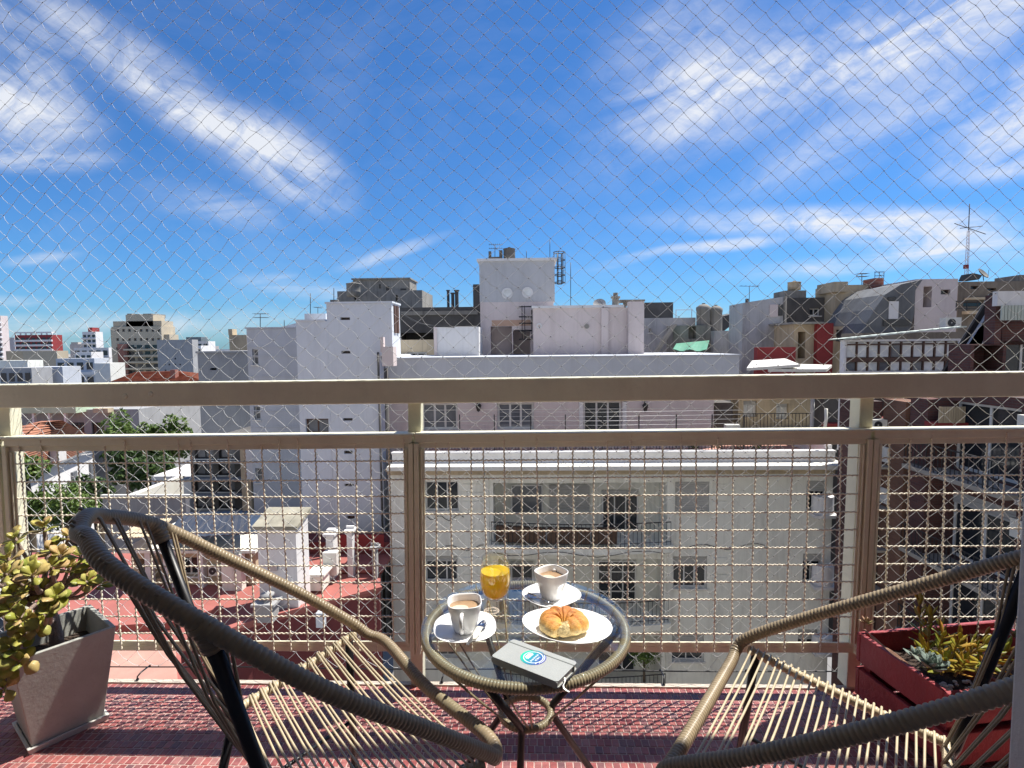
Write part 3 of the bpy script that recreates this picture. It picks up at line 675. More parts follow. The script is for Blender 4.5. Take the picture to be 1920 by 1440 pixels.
# notebook
def notebook():
    z0 = TZ+.0003; th = .0150
    c = [atZ(926, 1231, TZ+th), atZ(1051, 1283, TZ+th), atZ(1077, 1238, TZ+th), atZ(957, 1197, TZ+th)]
    cen = sum(c, Vector())/4; ex = ((c[1]-c[0])+(c[2]-c[3])).normalized(); ex.z = 0; ex.normalize(); ey = Vector((-ex.y, ex.x, 0))
    Lx = ((c[1]-c[0]).length+(c[2]-c[3]).length)/2; Ly = abs(((c[3]-c[0]).dot(ey)+(c[2]-c[1]).dot(ey))/2)
    t = thing('notebook', 'grey hardcover notebook with an elastic band and a round teal sticker', 'notebook', (cen.x, cen.y, z0))
    cov = M('notebook_cover', (.30, .315, .31), .55, .05, 30, .15, 300); page = M('paper', (.74, .70, .60), .8, .05, 50)
    def P(x, y, z): q = cen+ex*x+ey*y; return (q.x, q.y, z)
    def slab(x0, x1, y0, y1, za, zb, rad):
        pts = []
        for (cx, cy, a0) in ((x1-rad, y1-rad, 0), (x0+rad, y1-rad, 90), (x0+rad, y0+rad, 180), (x1-rad, y0+rad, 270)):
            for k in range(5): a = R_(a0+22.5*k); pts.append((cx+rad*math.cos(a), cy+rad*math.sin(a)))
        n = len(pts); b = MB()
        b.add([P(*p, za) for p in pts]+[P(*p, zb) for p in pts], [tuple(range(n))[::-1], tuple(range(n, 2*n))]+[(i, (i+1) % n, (i+1) % n+n, i+n) for i in range(n)]); return b
    hx, hy = Lx/2, Ly/2
    bevel(slab(-hx, hx, -hy, hy, z0+th-.0022, z0+th, .007).build('front_cover', cov, t), .0006)
    slab(-hx, hx, -hy, hy, z0, z0+.0022, .007).build('back_cover', cov, t)
    slab(-hx+.002, hx-.002, -hy+.0025, hy-.0015, z0+.0023, z0+th-.0023, .006).build('pages', page, t)
    slab(-hx+.0005, hx-.0005, -hy+.0002, -hy+.0022, z0+.0023, z0+th-.0023, .0009).build('spine', cov, t)
    eb = MB(); y0 = hy*.60; y1 = hy*.66
    eb.add([P(-hx-.0006, y0, z0+th+.0006), P(hx+.0006, y0, z0+th+.0006), P(hx+.0006, y1, z0+th+.0006), P(-hx-.0006, y1, z0+th+.0006), P(-hx-.0006, y0, z0), P(hx+.0006, y0, z0), P(hx+.0006, y1, z0), P(-hx-.0006, y1, z0)], [(0,1,2,3),(4,5,1,0),(5,6,2,1),(6,7,3,2),(7,4,0,3)])
    eb.build('elastic_band', M('elastic', (.15, .165, .16), .7, .05), t)
    rb = MB(); w = .0028
    pts = [(hx-.004, -.010, z0+.0085), (hx+.0015, -.012, z0+.0082), (hx+.0035, -.016, z0+.0040), (hx+.004, -.024, z0+.0012), (hx+.009, -.030, z0+.0008), (hx+.016, -.033, z0+.0007), (hx+.0235, -.0345, z0+.001)]
    V = []
    for (x, y, z) in pts: V += [P(x-.0004, y-w, z), P(x+.0004, y+w*.2, z+.0004)]
    N = len(V); V += [(a, b_, c_-.0004) for a, b_, c_ in V]; F = [(2*i, 2*i+1, 2*i+3, 2*i+2) for i in range(len(pts)-1)]; F += [tuple(N+k for k in f)[::-1] for f in F]
    rb.add(V, F, True); rb.build('bookmark_ribbon', M('ribbon', (.80, .80, .76), .5, .03), t)
    # sticker: disc with a printed gradient, ring and strokes
    sc0 = atZ(1000, 1233, z0+th); sx = (sc0-cen).dot(ex); sy = (sc0-cen).dot(ey)
    r = .0270; z = z0+th+.0004; b = MB(); n = 48
    b.add([P(sx, sy, z)]+[P(sx+r*math.cos(2*math.pi*k/n), sy+r*math.sin(2*math.pi*k/n), z) for k in range(n)], [(0, k+1, (k+1) % n+1) for k in range(n)])
    m = bpy.data.materials.new('sticker_print'); m.use_nodes = True; nt = m.node_tree; bs = nt.nodes['Principled BSDF']; bs.inputs['Roughness'].default_value = .3
    tc = nd(nt, 'ShaderNodeTexCoord'); dt = nd(nt, 'ShaderNodeVectorMath', operation='DOT_PRODUCT'); nt.links.new(tc.outputs['Object'], dt.inputs[0]); g = (ex*1.0-ey*.0).normalized(); dt.inputs[1].default_value = g
    loc = sx; mr = nd(nt, 'ShaderNodeMapRange', i_1=sx-r*.8, i_2=sx+r*.8); nt.links.new(dt.outputs['Value'], mr.inputs[0])
    cr = nd(nt, 'ShaderNodeValToRGB'); nt.links.new(mr.outputs[0], cr.inputs[0]); cr.color_ramp.elements[0].color = (.02, .50, .30, 1); cr.color_ramp.elements[1].color = (.05, .06, .30, 1)
    x = cr.color_ramp.elements.new(.5); x.color = (.03, .22, .33, 1); nt.links.new(cr.outputs[0], bs.inputs['Base Color'])
    sk = b.build('sticker', m, t)
    wm = M('white_print', (.78, .84, .86), .4, .02); k2 = MB()
    def flat(poly, dz=.00025): 
        nn = len(poly); k2.add([P(sx+p[0]*1.2, sy+p[1]*1.2, z+dz) for p in poly], [tuple(range(nn))])
    for k in range(40):
        a0, a1 = 2*math.pi*k/40, 2*math.pi*(k+1)/40; ra, rb_ = .0163, .0176
        flat([(ra*math.cos(a0), ra*math.sin(a0)), (rb_*math.cos(a0), rb_*math.sin(a0)), (rb_*math.cos(a1), rb_*math.sin(a1)), (ra*math.cos(a1), ra*math.sin(a1))])
    # wave emblem: short bands on the left half
    for i, (x, h) in enumerate(((-.0125, .007), (-.0102, .0088), (-.0079, .0098), (-.0056, .0088))):
        for s_ in range(6):
            y0 = -h+2*h*s_/6; w_ = .0007; off = .0006*math.sin(s_*2.1+i)
            flat([(x-w_+off, y0), (x+w_+off, y0), (x+w_-off, y0+2*h/6), (x-w_-off, y0+2*h/6)])
    # two lines of tiny lettering, turned up the page: blurred beyond reading in the photo, kept as letter strokes
    def strokes(x0, y0, cnt, hgt, pitch):
        for i in range(cnt):
            y = y0+i*pitch
            flat([(x0, y), (x0+hgt, y), (x0+hgt, y+.0007), (x0, y+.0007)])
            if i % 3 != 1: flat([(x0+hgt*.42, y+.0007), (x0+hgt*.6, y+.0007), (x0+hgt*.6, y+pitch*.62), (x0+hgt*.42, y+pitch*.62)])
            if i % 2 == 0: flat([(x0, y+pitch*.58), (x0+hgt, y+pitch*.58), (x0+hgt, y+pitch*.58+.0006), (x0, y+pitch*.58+.0006)])
    strokes(.0008, -.0128, 10, .0036, .0026); strokes(.0066, -.0066, 5, .0038, .0028)
    for k in range(9):
        a = R_(-28+k*9); flat([(.0190*math.cos(a), .0190*math.sin(a)), (.0208*math.cos(a), .0208*math.sin(a)), (.0208*math.cos(a+.1), .0208*math.sin(a+.1)), (.0190*math.cos(a+.1), .0190*math.sin(a+.1))])
    flat([(.0190*math.cos(R_(-45))+.0013*math.cos(q*.785), .0190*math.sin(R_(-45))+.0013*math.sin(q*.785)) for q in range(8)])
    k2.build('sticker_marks', wm, t, kind='stuff') if False else k2.build('print', wm, sk)
notebook()
# ================================================================== PLANTER WITH JADE PLANT
concrete = M('planter_concrete', (.38, .385, .35), .8, .12, 9, .10, 90, grime=.2)
soil_m = M('potting_soil', (.055, .038, .028), .95, .4, 60, 1.0, 90)
pcx, pcy, pa = -1.449, 1.573, R_(54)
def rotp(x, y, c=(pcx, pcy), a=pa): return (c[0]+x*math.cos(a)-y*math.sin(a), c[1]+x*math.sin(a)+y*math.cos(a))
planter = thing('planter', 'tall square tapered grey planter pot standing at the left end of the balcony', 'plant pot', (pcx, pcy, 0))
def taper(b, h0, z0, h1, z1, w, inner_z=None):
    A = [(-1, -1), (1, -1), (1, 1), (-1, 1)]
    V = [(*rotp(i*h0, j*h0), z0) for i, j in A]+[(*rotp(i*h1, j*h1), z1) for i, j in A]+[(*rotp(i*(h1-w), j*(h1-w)), z1) for i, j in A]+[(*rotp(i*(h0*.4+h1*.6-w), j*(h0*.4+h1*.6-w)), z0+(z1-z0)*.55) for i, j in A]
    return b.add(V, [(3, 2, 1, 0)]+[(i, (i+1) % 4, (i+1) % 4+4, i+4) for i in range(4)]+[(i+4, (i+1) % 4+4, (i+1) % 4+8, i+8) for i in range(4)]+[(i+8, (i+1) % 4+8, (i+1) % 4+12, i+12) for i in range(4)])
bevel(taper(MB(), .085, .009, .122, .300, .013).build('pot', concrete, planter), .0025)
s_ = MB(); A4 = [(-1, -1), (1, -1), (1, 1), (-1, 1)]
V = [(*rotp(i*.093, j*.093), 0) for i, j in A4]+[(*rotp(i*.098, j*.098), .020) for i, j in A4]+[(*rotp(i*.089, j*.089), .020) for i, j in A4]+[(*rotp(i*.086, j*.086), .008) for i, j in A4]
s_.add(V, [(3, 2, 1, 0), (12, 13, 14, 15)]+[(i+k, (i+1) % 4+k, (i+1) % 4+k+4, i+k+4) for k in (0, 4, 8) for i in range(4)])
bevel(solo(s_, 'pot_saucer', M('saucer_plastic', (.55, .54, .50), .55, .06, 8, .2, grime=.2), 'square off-white tray under the tall grey planter', 'plant saucer'), .002)
V = [(*rotp(i*.104, j*.104), .235) for i, j in A4]; V2 = []
b = MB(); n = 8; P = np.zeros((n+1, n+1, 3))
for i in range(n+1):
    for j in range(n+1):
        q = rotp((i/n*2-1)*.103, (j/n*2-1)*.103); b.v.append((q[0], q[1], .226+random.uniform(-.004, .005)))
for i in range(n):
    for j in range(n): b.f.append((i*(n+1)+j, (i+1)*(n+1)+j, (i+1)*(n+1)+j+1, i*(n+1)+j+1)); b.sm.append(True)
b.build('soil', soil_m, planter)
bark = M('succulent_bark', (.30, .22, .18), .85, .3, 40, .8, 90, grime=.4)
jade = thing('jade_plant', 'jade plant with thick branches and fleshy yellow green leaves growing in the grey planter', 'plant', (pcx, pcy, .226))
def leaf_mesh(name, L, w, th, mat, cup=.18, tip=.7, n=5):
    V = []; F = []
    for i in range(n+1):
        t = i/n; ww = w*math.sin(math.pi*min(1, (t*.93+.04))**tip)**.8; z = cup*L*t*t
        for k, s in enumerate((-1, 0, 1)):
            V.append((L*t, s*ww/2, z+(.12*ww if s else 0)+(th*math.sin(math.pi*min(1, t+.05)) if s == 0 else 0)))
        V.append((L*t, 0, z-th*math.sin(math.pi*min(1, t+.05))))
    for i in range(n):
        a, b_ = i*4, i*4+4
        F += [(a, a+1, b_+1, b_), (a+1, a+2, b_+2, b_+1), (a+2, a+3, b_+3, b_+2), (a+3, a, b_, b_+3)]
    me = bpy.data.meshes.new(name); me.from_pydata(V, [], F); me.polygons.foreach_set('use_smooth', [True]*len(F)); me.materials.append(mat); return me
JP = [(.38,.38,.07),(.48,.44,.11),(.32,.35,.06),(.54,.42,.15),(.58,.40,.19),(.50,.46,.14),(.27,.31,.06)]
jade_m = M('jade_leaf', (.4, .4, .1), .38, .16, 50, 0, objrand=JP, tl=.22, spec=.45)
jl = [leaf_mesh('leaf', .036, .030, .0030, jade_m, .18, 1.55, 6), leaf_mesh('leaf', .030, .027, .0032, jade_m, .3, 1.45, 6), leaf_mesh('leaf', .041, .031, .0032, jade_m, .10, 1.6, 6)]
def orient(d, up, roll=0):
    d = Vector(d).normalized(); u = Vector(up); u = (u-d*u.dot(d)); u = u.normalized() if u.length > 1e-4 else Vector((1, 0, 0)).cross(d).normalized(); s = u.cross(d)
    m = Matrix((d, s, u)).transposed()
    return m.to_4x4()
def put(name, me, parent, loc, d, up, scl=1.):
    o = bpy.data.objects.new(name, me); COL.objects.link(o); o.parent = parent
    o.matrix_local = Matrix.Translation(Vector(loc)-wloc(parent)) @ orient(d, up) @ Matrix.Diagonal((scl, scl, scl, 1)); return o
base = Vector((*rotp(0, 0), .22))
K1 = base+Vector((.005, -.01, .12)); K2 = K1+Vector((-.02, -.01, .10))
tr = MB()
tr.tube(catmull([base, base+Vector((.006, -.004, .05)), K1, K2], 6), list(np.linspace(.021, .013, 19)), 9)
clus = [(82,988,1.60),(130,1003,1.58),(28,1008,1.6),(100,1030,1.55),(14,1046,1.5),(55,1062,1.46),(112,1040,1.52),(152,1040,1.6),(172,1058,1.6),(60,1078,1.42),(8,1075,1.42),(140,1088,1.62),(163,1090,1.56),(186,1093,1.6),(25,1113,1.40),(18,1142,1.38),(104,1118,1.40),(92,1142,1.38),(38,1160,1.36),(62,1172,1.40),(44,1192,1.36),(22,1214,1.34),(36,1240,1.33),(10,1256,1.33),(6,1292,1.32),(96,1062,1.48),(42,1100,1.48),(130,1064,1.56),(-25,1090,1.42),(-30,1160,1.38),(-28,1030,1.55),(78,1108,1.52)]
nleaf = 0
for ci, (px, py, Y) in enumerate(clus):
    c = atY(px, py, Y)
    k = K1 if py > 1100 else K2
    mid = k*.45+c*.55+Vector((random.uniform(-.02, .02), random.uniform(-.02, .02), -.03 if py < 1150 else .04))
    tr.tube(catmull([k, mid, c], 6), list(np.linspace(.0085, .0040, 13)), 7)
    ax = (c-mid).normalized(); ax = (ax*.5+Vector((.1, -.35, .6))).normalized()
    n = 8 if ci < 28 else 6
    sx = ax.orthogonal().normalized(); sy = ax.cross(sx)
    for i in range(n):
        lay = i//4; a = i*math.pi/2+lay*.8+random.uniform(-.25, .25)
        rad = sx*math.cos(a)+sy*math.sin(a); el = (.05, .6, 1.0)[min(2, lay)]+random.uniform(-.2, .2)
        d = rad*math.cos(el)+ax*math.sin(el)
        put('leaf', random.choice(jl), jade, c-ax*.010+ax*(.009*lay)+d*.003, d, ax, random.uniform(.8, 1.12)*(1.05-.12*lay)); nleaf += 1
tr.build('branches', bark, jade)

# ================================================================== RED CRATE WITH SUCCULENTS
red = M('red_crate_paint', (.30, .042, .050), .55, .16, 14, .4, 60, grime=.25)
O2 = Vector((1.075, 1.392, 0)); EX = Vector((.986, .165, 0)); EY = Vector((-.165, .986, 0))
crate = thing('wooden_crate', 'red painted wooden slatted crate planter standing against the railing at right', 'crate', tuple(O2+EX*.24+EY*.155))
def cb(x0, x1, y0, y1, z0, z1):
    V = [O2+EX*x+EY*y+Vector((0, 0, z)) for z in (z0, z1) for x, y in ((x0, y0), (x1, y0), (x1, y1), (x0, y1))]
    return MB().add(V, [(0,3,2,1),(4,5,6,7),(0,1,5,4),(1,2,6,5),(2,3,7,6),(3,0,4,7)])
LX, LY, T = .50, .315, .015
for z0, z1 in ((.150, .240), (.040, .128)):
    for a in ((0, T, T+.0005, LY-T-.0005), (LX-T, LX, T+.0005, LY-T-.0005), (0, LX, 0, T), (0, LX, LY-T, LY)):
        bevel(cb(a[0], a[1], a[2], a[3], z0+random.uniform(-.001, .001), z1).build('board', red, crate), .0018, 1)
for x, y in ((T+.0005, T+.0005), (LX-T-.025, T+.0005), (T+.0005, LY-T-.0255), (LX-T-.0255, LY-T-.0255)):
    cb(x, x+.025, y, y+.025, -.0012, .222).build('corner_post', red, crate)
for i in range(4):
    y = .02+i*.072; cb(T, LX-T, y, y+.062, .028, .039).build('slat', red, crate)
b = MB(); n, m_ = 16, 10
for i in range(n+1):
    for j in range(m_+1):
        q = O2+EX*(.018+(LX-.036)*i/n)+EY*(.018+(LY-.036)*j/m_); b.v.append((q.x, q.y, .178+random.uniform(-.006, .006)))
for i in range(n):
    for j in range(m_): b.f.append((i*(m_+1)+j, (i+1)*(m_+1)+j, (i+1)*(m_+1)+j+1, i*(m_+1)+j+1)); b.sm.append(True)
b.build('soil', soil_m, crate)
terra = M('terracotta', (.32, .10, .06), .8, .15, 12, .3)
tw = thing('trough_pot', 'terracotta trough pot sunk in the red crate under the yellow green shrub', 'plant pot', tuple(O2+EX*.34+EY*.13+Vector((0, 0, .16))))
for a in ((.22, .47, .045, .057), (.22, .47, .185, .197), (.22, .232, .0573, .1847), (.458, .47, .0573, .1847)):
    cb(*a, .155, .212).build('wall', terra, tw)
SP = [(.30,.30,.035),(.24,.28,.03),(.40,.32,.04),(.48,.30,.05),(.34,.34,.05),(.52,.26,.05),(.20,.25,.03)]
sed_m = M('sedum_leaf', (.4, .4, .1), .35, .15, 50, 0, objrand=SP, tl=.3, spec=.5)
sl = [leaf_mesh('leaf', .042, .0135, .0016, sed_m, .1, 1.0, 4), leaf_mesh('leaf', .034, .0120, .0016, sed_m, .25, 1.0, 4)]
shrub = thing('leafy_succulent', 'tall yellow green succulent with narrow pointed leaves growing in the red crate', 'plant', tuple(O2+EX*.33+EY*.2+Vector((0, 0, .17))))
st = MB()
stems = [((1735, 1250, 1.60), (1722, 1120, 1.63), 15), ((1745, 1250, 1.56), (1745, 1150, 1.57), 10), ((1760, 1255, 1.52), (1770, 1190, 1.50), 9), ((1775, 1260, 1.50), (1800, 1195, 1.48), 9), ((1790, 1262, 1.50), (1830, 1200, 1.52), 10), ((1800, 1265, 1.47), (1850, 1205, 1.46), 10), ((1765, 1265, 1.47), (1775, 1235, 1.43), 9), ((1790, 1268, 1.45), (1812, 1240, 1.42), 9), ((1825, 1260, 1.5), (1862, 1225, 1.5), 9), ((1840, 1262, 1.52), (1890, 1215, 1.54), 9), ((1740, 1262, 1.52), (1735, 1215, 1.50), 9), ((1750, 1262, 1.60), (1800, 1205, 1.62), 8), ((1830, 1265, 1.46), (1845, 1240, 1.42), 8), ((1800, 1262, 1.58), (1850, 1190, 1.6), 9), ((1760, 1240, 1.6), (1765, 1172, 1.62), 10)]
for a, e, n in stems:
    p, q = atY(*a), atY(*e); mid = (p+q)/2+Vector((random.uniform(-.01, .01), random.uniform(-.01, .01), .004))
    C = catmull([p, mid, q], 8); st.tube(C, list(np.linspace(.0032, .0018, len(C))), 6)
    for i in range(n+9):
        t = .12+.88*i/(n+8); k = min(len(C)-2, int(t*(len(C)-1))); c = Vector(C[k]); ax = Vector(C[k+1]-C[k]).normalized()
        a_ = i*2.4+random.uniform(-.3, .3); sx = ax.orthogonal().normalized(); sy = ax.cross(sx); el = .25+.75*t*t
        d = (sx*math.cos(a_)+sy*math.sin(a_))*math.cos(el)+ax*math.sin(el)
        put('leaf', random.choice(sl), shrub, c+d*.002, d, ax, random.uniform(.75, 1.15))
st.build('stems', M('sedum_stem', (.30, .20, .06), .6, .2, 50), shrub)
EP = [(.17,.22,.19),(.20,.25,.21),(.15,.20,.17),(.24,.27,.21)]
ech_m = M('echeveria_leaf', (.2, .25, .2), .6, .1, 40, 0, objrand=EP, tl=.08)
el_ = leaf_mesh('leaf', .040, .027, .0035, ech_m, .30, .8, 4)
def rosette(c, sc_l, n, label, mesh=el_):
    t = thing('rosette_succulent', label, 'plant', tuple(c))
    for i in range(n):
        a = i*2.39996; u = i/n; el = .12+1.1*u; d = Vector((math.cos(a)*math.cos(el), math.sin(a)*math.cos(el), math.sin(el)))
        put('leaf', mesh, t, Vector(c)+Vector((0, 0, .012+.010*u))+d*.003, d, (0, 0, 1), sc_l*(1.15-.65*u))
rosette(atY(1748, 1262, 1.42), 1.0, 22, 'grey green rosette succulent at the near left corner of the red crate')
rosette(atY(1722, 1245, 1.47), .8, 16, 'smaller grey green rosette succulent just behind the larger one in the red crate')
pk_m = M('peach_leaf', (.45, .30, .18), .5, .15, 40, 0, objrand=[(.45,.33,.16),(.42,.24,.16),(.36,.36,.14)], tl=.15)
rosette(atY(1624, 1178, 1.66), .55, 16, 'small peach tipped succulent at the back left corner of the red crate', leaf_mesh('leaf', .038, .022, .004, pk_m, .3, .8, 4))
rosette(atY(1905, 1205, 1.58), .6, 14, 'small pale succulent at the far right of the red crate beside the chair leg', leaf_mesh('leaf', .038, .020, .004, pk_m, .3, .8, 4))
pb = MB()
for i in range(70):
    q = O2+EX*random.uniform(.03, .20)+EY*random.uniform(.03, .12); r = random.uniform(.004, .008)
    pb.lathe([(0, -r*.6), (r*.8, -r*.3), (r, 0), (r*.7, r*.45), (0, r*.6)], 6, (q.x, q.y, .182+random.uniform(0, .004)))
solo(pb, 'pebbles', M('white_pebble', (.66, .65, .62), .7, .1, 30, island=[(.7,.7,.68),(.55,.54,.5),(.75,.72,.66)]), 'white pebbles strewn on the soil of the red crate', 'pebbles'); bpy.data.objects['pebbles']['kind'] = 'stuff'
dry = MB()
for i in range(3):
    p = [atY(1618+i*2, 1180, 1.67), atY(1640, 1196+i*2, 1.60), atY(1668+i*3, 1222, 1.50), atY(1690+i*6, 1238+i*3, 1.44)]
    dry.tube(catmull(p, 6), .0016, 5)
solo(dry, 'dry_stem', M('dry_stem_bark', (.30, .17, .11), .9, .2, 60), 'thin dry brown stems trailing along the left board of the red crate', 'plant stem')
# ================================================================== THE CITY
w_cream = M('stucco_cream', (.74, .74, .67), .9, .07, .9, .3, 30, stain=.42, stain_col=(.20, .18, .15), grime=.05)
w_pink = M('stucco_pink', (.62, .54, .52), .9, .06, .8, .3, 30, stain=.32, stain_col=(.32, .26, .24))
w_white = M('stucco_white', (.68, .67, .665), .9, .06, .6, .3, 30, stain=.34, stain_col=(.38, .38, .38))
w_blue = M('stucco_blue_grey', (.49, .515, .55), .9, .07, .8, .3, 30, stain=.32, stain_col=(.3, .3, .3))
w_pale = M('stucco_pale_blue_white', (.62, .655, .70), .9, .06, .6, .3, 30, stain=.34, stain_col=(.36, .38, .40)); w_tower = M('stucco_tower', (.46, .465, .48), .9, .07, .6, .3, 30, stain=.42, stain_col=(.24, .24, .24)); w_worn = M('stucco_worn_grey', (.45, .45, .455), .9, .1, .7, .4, 20, stain=.75, stain_col=(.17, .165, .16), grime=.15); m_bitumen = M('bitumen', (.015, .015, .017), .9, .2, 4)
w_grey = M('stucco_grey', (.33, .33, .33), .9, .08, .7, .3, 20, stain=.35, stain_col=(.16, .15, .14))
w_peach = M('plaster_peach', (.50, .33, .24), .9, .08, 2, .2)
w_conc = M('weathered_concrete', (.27, .255, .225), .92, .2, .6, .6, 12, stain=.8, stain_col=(.07, .065, .06), grime=.2)
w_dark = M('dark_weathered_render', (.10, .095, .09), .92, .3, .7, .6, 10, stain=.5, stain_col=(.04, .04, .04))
w_beige = M('stucco_beige', (.50, .41, .28), .9, .1, .7, .4, 20, stain=.55, stain_col=(.14, .12, .10))
m_red = M('red_terrace_paint', (.32, .105, .088), .85, .2, .5, .3, 20, stain=.6, stain_col=(.28, .12, .10), streak=False)
m_red_shade = M('red_wall_painted_shade', (.17, .042, .042), .85, .15, .6, .3, 20, stain=.4, stain_col=(.08, .03, .03))  # terrace red darkened: the shade on its walls is put into the colour
m_redwall = M('deep_red_paint', (.26, .035, .035), .75, .12, .8, .2)
m_lino = M('old_terrace_tile', (.45, .24, .19), .85, .16, .9, .3, 20, stain=.5, stain_col=(.25, .18, .15), streak=False)
m_ground = M('city_ground', (.22, .21, .20), .95, .3, .02)
m_dkmetal = M('dark_metal', (.03, .03, .032), .5, .1, 5)
m_ltmetal = M('galvanised_metal', (.42, .43, .44), .45, .1, 3, metal=.6)
m_pane = M('window_pane', (.025, .03, .036), .06, .15, 1.5, 0, spec=.6)
m_pane_lt = M('curtained_pane', (.68, .70, .69), .12, .2, 2.5, 0, spec=.6)
m_pane_gr = M('grey_pane', (.14, .15, .165), .1, .25, 1.2, 0, spec=.6)
m_frame = M('white_frame', (.62, .62, .60), .5, .05, 5)
m_frame_d = M('brown_frame', (.10, .055, .04), .6, .1, 5)
m_shut = M('roller_shutter', (.40, .40, .385), .6, .06, 3)
m_wood = M('dark_wood', (.10, .06, .04), .7, .25, 6)
m_lite = M('pale_trim', (.66, .65, .60), .85, .06, 1.5, .2, stain=.25, stain_col=(.4, .36, .28))
def brick_material(name, c1, c2, mort, sc_):
    m = bpy.data.materials.new(name); m.use_nodes = True; nt = m.node_tree; L = nt.links.new; b = nt.nodes['Principled BSDF']; b.inputs['Roughness'].default_value = .9
    tc = nd(nt, 'ShaderNodeTexCoord'); sp = nd(nt, 'ShaderNodeSeparateXYZ'); L(tc.outputs['Object'], sp.inputs[0]); cb_ = nd(nt, 'ShaderNodeCombineXYZ')
    L(mth(nt, 'ADD', sp.outputs[0], sp.outputs[1]), cb_.inputs[0]); L(sp.outputs[2], cb_.inputs[1])
    bt = nd(nt, 'ShaderNodeTexBrick', i_Scale=sc_); L(cb_.outputs[0], bt.inputs[0]); bt.inputs['Color1'].default_value = (*c1, 1); bt.inputs['Color2'].default_value = (*c2, 1); bt.inputs['Mortar'].default_value = (*mort, 1)
    bt.inputs['Mortar Size'].default_value = .018; bt.inputs['Brick Width'].default_value = .5; bt.inputs['Row Height'].default_value = .16
    nz = nd(nt, 'ShaderNodeTexNoise', i_Scale=.5, i_Detail=6); L(tc.outputs['Object'], nz.inputs[0]); mr = nd(nt, 'ShaderNodeMapRange', i_1=.3, i_2=.7, i_3=.7, i_4=1.2); L(nz.outputs[0], mr.inputs[0])
    mx = nd(nt, 'ShaderNodeMix', data_type='RGBA', blend_type='MULTIPLY'); mx.inputs[0].default_value = 1; L(bt.outputs[0], mx.inputs[6]); L(mr.outputs[0], mx.inputs[7]); L(mx.outputs[2], b.inputs['Base Color'])
    bp = nd(nt, 'ShaderNodeBump', i_Strength=.5, i_Distance=.01); L(bt.outputs['Fac'], bp.inputs['Height']); bp.invert = True; L(bp.outputs[0], b.inputs['Normal'])
    MATS[name] = m; return m
m_brick = brick_material('dark_brick', (.125, .05, .042), (.085, .036, .034), (.09, .065, .06), 2.0)
m_brick_o = brick_material('orange_brick', (.21, .105, .065), (.17, .08, .05), (.15, .10, .08), 2.0)
m_brick_r = brick_material('red_brick', (.30, .11, .075), (.24, .09, .07), (.3, .2, .16), 1.0)
MB().add([(-3500, -800, -27), (3500, -800, -27), (3500, 4500, -27), (-3500, 4500, -27)], [(0, 1, 2, 3)]).build('ground', m_ground, kind='structure')
class F:        # a facade plane: u along it, d inward from it
    def __init__(s, o, ang=0): s.o = Vector((o[0], o[1], 0)); s.u = Vector((math.cos(ang), math.sin(ang), 0)); s.n = Vector((-math.sin(ang), math.cos(ang), 0))
    def p(s, u, d, z): return s.o+s.u*u+s.n*d+Vector((0, 0, z))
    def box(s, b, u0, u1, d0, d1, z0, z1):
        V = [s.p(u, d, z) for z in (z0, z1) for u, d in ((u0, d0), (u1, d0), (u1, d1), (u0, d1))]
        return b.add(V, [(0,3,2,1),(4,5,6,7),(0,1,5,4),(1,2,6,5),(2,3,7,6),(3,0,4,7)])
def YF(Y): return F((0, Y), 0)          # facade facing us: u is world x
def XF(X): return F((X, 0), math.pi/2*-1)   # facade facing left: u = -y, d = +x
def walled(f, u0, u1, z0, z1, depth, holes=(), dep=.22):
    b = MB(); us = sorted({u0, u1, *[max(u0, min(u1, h[k])) for h in holes for k in (0, 1)]}); zs = sorted({z0, z1, *[max(z0, min(z1, h[k])) for h in holes for k in (2, 3)]})
    for i in range(len(us)-1):
        for j in range(len(zs)-1):
            cu, cz = (us[i]+us[i+1])/2, (zs[j]+zs[j+1])/2
            if any(h[0] < cu < h[1] and h[2] < cz < h[3] for h in holes): continue
            b.add([f.p(us[i], 0, zs[j]), f.p(us[i+1], 0, zs[j]), f.p(us[i+1], 0, zs[j+1]), f.p(us[i], 0, zs[j+1])], [(0, 1, 2, 3)])
    for h in holes:
        a, c, e, g = h[:4]; D = h[4] if len(h) > 4 else dep
        q = [f.p(a, 0, e), f.p(c, 0, e), f.p(c, 0, g), f.p(a, 0, g), f.p(a, D, e), f.p(c, D, e), f.p(c, D, g), f.p(a, D, g)]
        b.add(q, [(0, 4, 5, 1), (1, 5, 6, 2), (2, 6, 7, 3), (3, 7, 4, 0)]+([(4, 7, 6, 5)] if len(h) > 4 else []))
    q = [f.p(u0, 0, z0), f.p(u1, 0, z0), f.p(u1, 0, z1), f.p(u0, 0, z1), f.p(u0, depth, z0), f.p(u1, depth, z0), f.p(u1, depth, z1), f.p(u0, depth, z1)]
    b.add(q, [(0, 4, 5, 1), (1, 5, 6, 2), (2, 6, 7, 3), (3, 7, 4, 0), (5, 4, 7, 6)])
    return b
